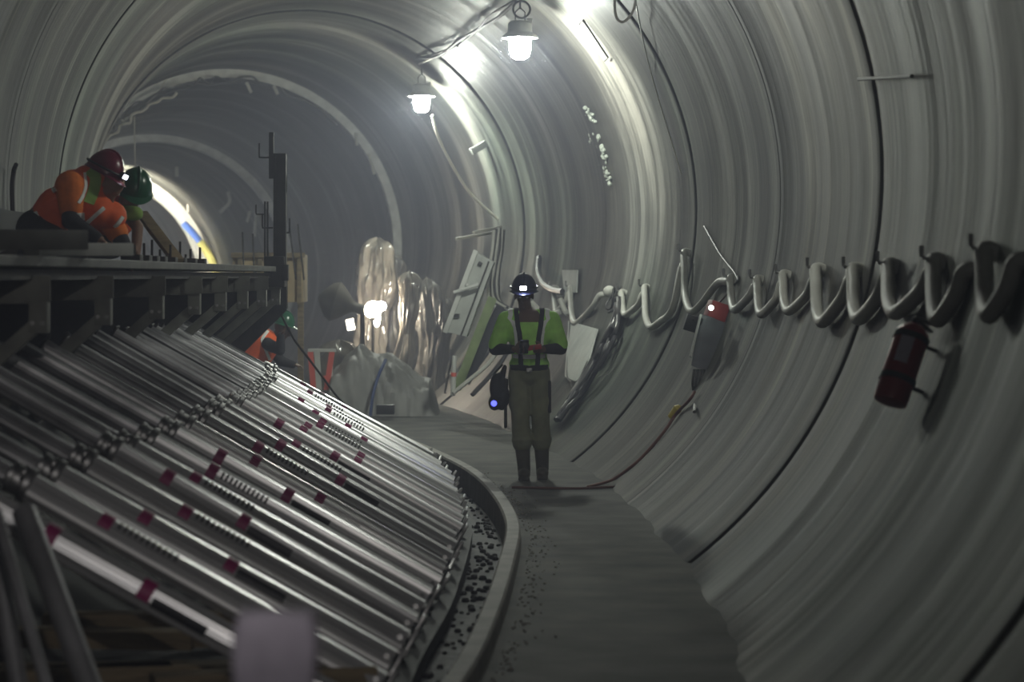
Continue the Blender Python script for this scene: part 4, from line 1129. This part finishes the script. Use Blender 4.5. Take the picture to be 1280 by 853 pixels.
bm=BM(); limb(bm,[nA[0]+V(-.01,-.03,.02),nA[0].lerp(nA[1],.62)],[.100,.082]); limb(bm,[fA[0],fA[0].lerp(fA[1],.95)],[.085,.078]); slv=fuse(bm,'shirt_sleeve',M['sleeve'],t,.010,4,'plain orange shirt sleeve')
bm=BM(); limb(bm,[nA[0].lerp(nA[1],.6),nA[1],nA[1].lerp(nA[2],.9)],[.060,.060,.045]); limb(bm,[fA[1],fA[2]],[.06,.05]); ell(bm,fA[2]+V(0,0,-.03),(.05,.06,.08)); fuse(bm,'dark_undersleeve',M['cloth'],t,.010,4)
bm=BM()
for A in lg: limb(bm,A,[.12,.09,.07])
ell(bm,pel,(.14,.19,.14)); fuse(bm,'trousers',M['cloth'],t,.012,4)
bm=BM()
for A in lg: ell(bm,A[2]+V(-.05,0,.0),(.13,.058,.06))
fuse(bm,'boots',M['boot'],t,.011,3)
def hugon(targets,pts,wd,m,nm,th,lab=None,par=None):
    """band laid on the side of the clothes that faces the walkway"""
    from mathutils.bvhtree import BVHTree
    bvs=[]
    for tg_ in targets:
        og=world_of(par); bvs.append(BVHTree.FromPolygons([v.co+og for v in tg_.data.vertices],[tuple(p.vertices) for p in tg_.data.polygons]))
    def on(p):
        best=None; d=(p-V(0,0,EYE)).normalized()
        for bv in bvs:
            a,n_,_,ds=bv.ray_cast(p-d*1.2,d)
            if a is not None and (best is None or ds<best[2]): best=(a,n_,ds)
        return best
    bm=BM(); Pp=cr(pts,6); rows=[]
    for i,p in enumerate(Pp):
        tn=(Pp[min(i+1,len(Pp)-1)]-Pp[max(i-1,0)]).normalized(); s_=tn.cross(V(0,1,0)).normalized(); row=[]
        for o_ in (-.5,0,.5):
            h_=on(p+s_*wd*o_)
            if h_ is None: break
            row.append((h_[0]-h_[1]*.004,h_[0]+h_[1]*th))
        if len(row)<3: continue
        rows.append([bm.verts.new(row[0][0]),bm.verts.new(row[0][1]),bm.verts.new(row[1][1]),bm.verts.new(row[2][1]),bm.verts.new(row[2][0])])
    if len(rows)<2: bm.free(); return None
    for A,Bq in zip(rows,rows[1:]):
        for k in range(5): bm.faces.new((A[k],A[(k+1)%5],Bq[(k+1)%5],Bq[k]))
    bm.faces.new(rows[0]); bm.faces.new(rows[-1][::-1])
    o_=obj(nm,bm,m,par)
    if lab: o_['label']=lab
    return o_
TT=[vest,slv]
hugon(TT,[q(98,290),q(112,276),q(130,260)],.026,M['reflect'],'reflective_band',.006,'diagonal reflective band on the chest',t)
hugon(TT,[q(66,225),q(66,234),q(69,240)],.026,M['reflect'],'reflective_band',.006,'reflective band on the back',t)
hugon(TT,[q(106,216),q(107,232),q(103,245),q(98,254)],.020,M['reflect'],'reflective_band',.006,'reflective band round the near sleeve',t)
hugon(TT,[q(112,212),q(119,222),q(117,238),q(111,254)],.075,M['glove'],'lime_trim',.004,'lime trim round the shoulder',t)
hugon(TT,[q(80,272),q(92,271),q(106,270)],.045,M['reflect'],'reflective_band',.008,'reflective band across the ribs',t)
hugon(TT,[q(40,246),q(36,255),q(38,268)],.05,M['glove'],'lime_trim',.005,'lime trim at the lower hem',t)
hugon(TT,[q(39,262),q(46,276),q(54,290)],.06,M['reflect'],'reflective_band',.008,'wide silver band at the hip',t)
hugon(TT,[q(143,284),q(148,278),q(153,271)],.022,M['reflect'],'reflective_band',.008,'reflective band on the far shoulder',t)
helmet(t,q(130,213)+V(0,0,-.01),(.82,-.35,-.42),M['hel_m'],up=V(.42,0,.9),s=1.02,lamp=(.045,0,'head2'))
# green helmet worker
t=thing('person','person in dark green hard hat crouching behind the maroon-hatted worker','person',V(q(118,300,.8).x,Y+.8,DT))
bm=BM(); hc=q(163,249,.7)
P,Rm=headshape(bm,hc,(-.25,-.6,-.7),up=V(.1,-.5,.8))
pel=q(104,300,.9); ch=q(140,272,.8)
limb(bm,[pel,ch,q(152,262,.8)],[.13,.14,.06]); cone(bm,ch,hc,.06,.05)
rA=[q(158,266,.7),q(172,284,.55),q(170,318,.5)]; lA=[q(135,262,.9),q(128,295,1.0),q(120,318,1.0)]
limb(bm,rA,[.05,.042,.034]); limb(bm,lA,[.06,.045,.034]); hand(bm,rA[2]+V(0,0,.06),(.2,-.2,-.9),(0,-1,0)); hand(bm,lA[2]+V(0,0,.08),(.2,0,-.9),(0,-1,0))
lg=[[pel+V(0,-.1,0),q(140,308,.75),q(95,324,.8)],[pel+V(0,.1,0),q(140,308,1.05),q(95,324,1.0)]]
for A in lg: limb(bm,A,[.09,.065,.045]); ell(bm,A[2]+V(-.04,0,0),(.1,.045,.045))
fuse(bm,'body',M['skin'],t,.011,4)
bm=BM(); limb(bm,[pel,ch],[.15,.165]); limb(bm,[lA[0],lA[1]],[.08,.07]); fuse(bm,'hi_vis_vest',M['orange'],t,.012,4)
bm=BM(); limb(bm,[q(156,266,.62),q(170,267,.5)],[.055,.05]); ell(bm,q(166,270,.5),(.07,.05,.035)); fuse(bm,'green_cuff',M['glove'],t,.009,3,'bright green cuff')
bm=BM(); 
for A in lg: limb(bm,A,[.12,.09,.06])
fuse(bm,'trousers',M['cloth'],t,.012,3)
helmet(t,q(168,237,.7),(.25,-.85,-.42),M['hel_g'],up=V(.25,-.30,.9),s=1.08)
# far worker seen past the deck end
Y=29.0
pel=q(308,474)
t=thing('person','person in bright orange vest crouching beyond the far end of the deck','person',V(pel.x,Y,-.1))
bm=BM(); hc=q(353,412)
P,Rm=headshape(bm,hc,(.8,-.1,-.4),up=V(.4,0,.9))
ch=q(331,434)
limb(bm,[pel,q(318,452),ch,q(345,422)],[.14,.14,.15,.06]); cone(bm,ch,hc,.06,.05)
rA=[q(334,430,-.15),q(350,438,-.25),q(351,420,-.3)]; lA=[q(334,430,.15),q(352,452,.15),q(366,456,.1)]
limb(bm,rA,[.055,.045,.035]); limb(bm,lA,[.055,.045,.035]); hand(bm,rA[2],(.5,0,.8),(0,-1,0)); hand(bm,lA[2],(.9,0,-.2),(0,-1,0))
fz=V(0,0,0)
lg=[[pel+V(0,-.12,0),V(pel.x+.42,Y-.14,.42),V(pel.x+.30,Y-.14,-.02)],[pel+V(0,.12,0),V(pel.x+.40,Y+.14,.40),V(pel.x+.1,Y+.14,-.02)]]
for A in lg: limb(bm,A,[.09,.065,.045]); ell(bm,A[2]+V(.05,0,-.03),(.12,.045,.04))
fuse(bm,'body',M['skind'],t,.012,4)
bm=BM(); limb(bm,[pel+V(0,0,.03),q(316,452),ch+V(-.02,0,.03)],[.17,.18,.19]); vest=fuse(bm,'hi_vis_vest',M['orange'],t,.012,4)
hugon([vest],[q(335,414),q(328,425),q(333,440),q(337,450)],.032,M['reflect'],'reflective_band',.008,None,t)
bm=BM(); limb(bm,rA,[.075,.06,.045]); limb(bm,lA,[.07,.06,.045]); fuse(bm,'dark_sleeve',M['cloth'],t,.012,3)
bm=BM()
for A in lg: limb(bm,A,[.12,.09,.07])
fuse(bm,'trousers',M['cloth'],t,.012,3)
helmet(t,q(354,405),(.85,-.2,-.2),M['hel_g'],up=V(.25,0,.95))

# ------------------------------------------------------------------ air, camera, look
wd=bpy.data.worlds.new('World'); SC.world=wd; wd.use_nodes=True
nt=wd.node_tree; nt.nodes['Background'].inputs[0].default_value=(.5,.6,.8,1); nt.nodes['Background'].inputs[1].default_value=0.0
HAZE=.012
vs=nt.nodes.new('ShaderNodeVolumeScatter'); vs.inputs['Color'].default_value=(.74,.79,1.0,1); vs.inputs['Density'].default_value=HAZE; vs.inputs['Anisotropy'].default_value=.25
nt.links.new(vs.outputs[0],nt.nodes['World Output'].inputs['Volume'])
cam=bpy.data.cameras.new('camera'); co=bpy.data.objects.new('camera',cam); link(co)
co.location=(0,0,EYE); co.rotation_euler=(PI/2,0,0)
cam.sensor_width=36; cam.lens=F/1280*36; cam.shift_y=-(426.5-HZ)/1280
cam.clip_start=.1; cam.clip_end=300
cam.dof.use_dof=True; cam.dof.focus_distance=22.5; cam.dof.aperture_fstop=2.6
SC.camera=co
SC.view_settings.view_transform='Standard'; SC.view_settings.look='None'; SC.view_settings.gamma=1
SC.view_settings.use_curve_mapping=False
SC.view_settings.exposure=EXPOSURE
cy=SC.cycles
cy.max_bounces=7; cy.diffuse_bounces=4; cy.volume_bounces=1; cy.glossy_bounces=3
cy.use_denoising=True; cy.sample_clamp_indirect=6
try: cy.denoiser='OPENIMAGEDENOISE'
except Exception: pass
cy.volume_step_rate=2; cy.volume_max_steps=64
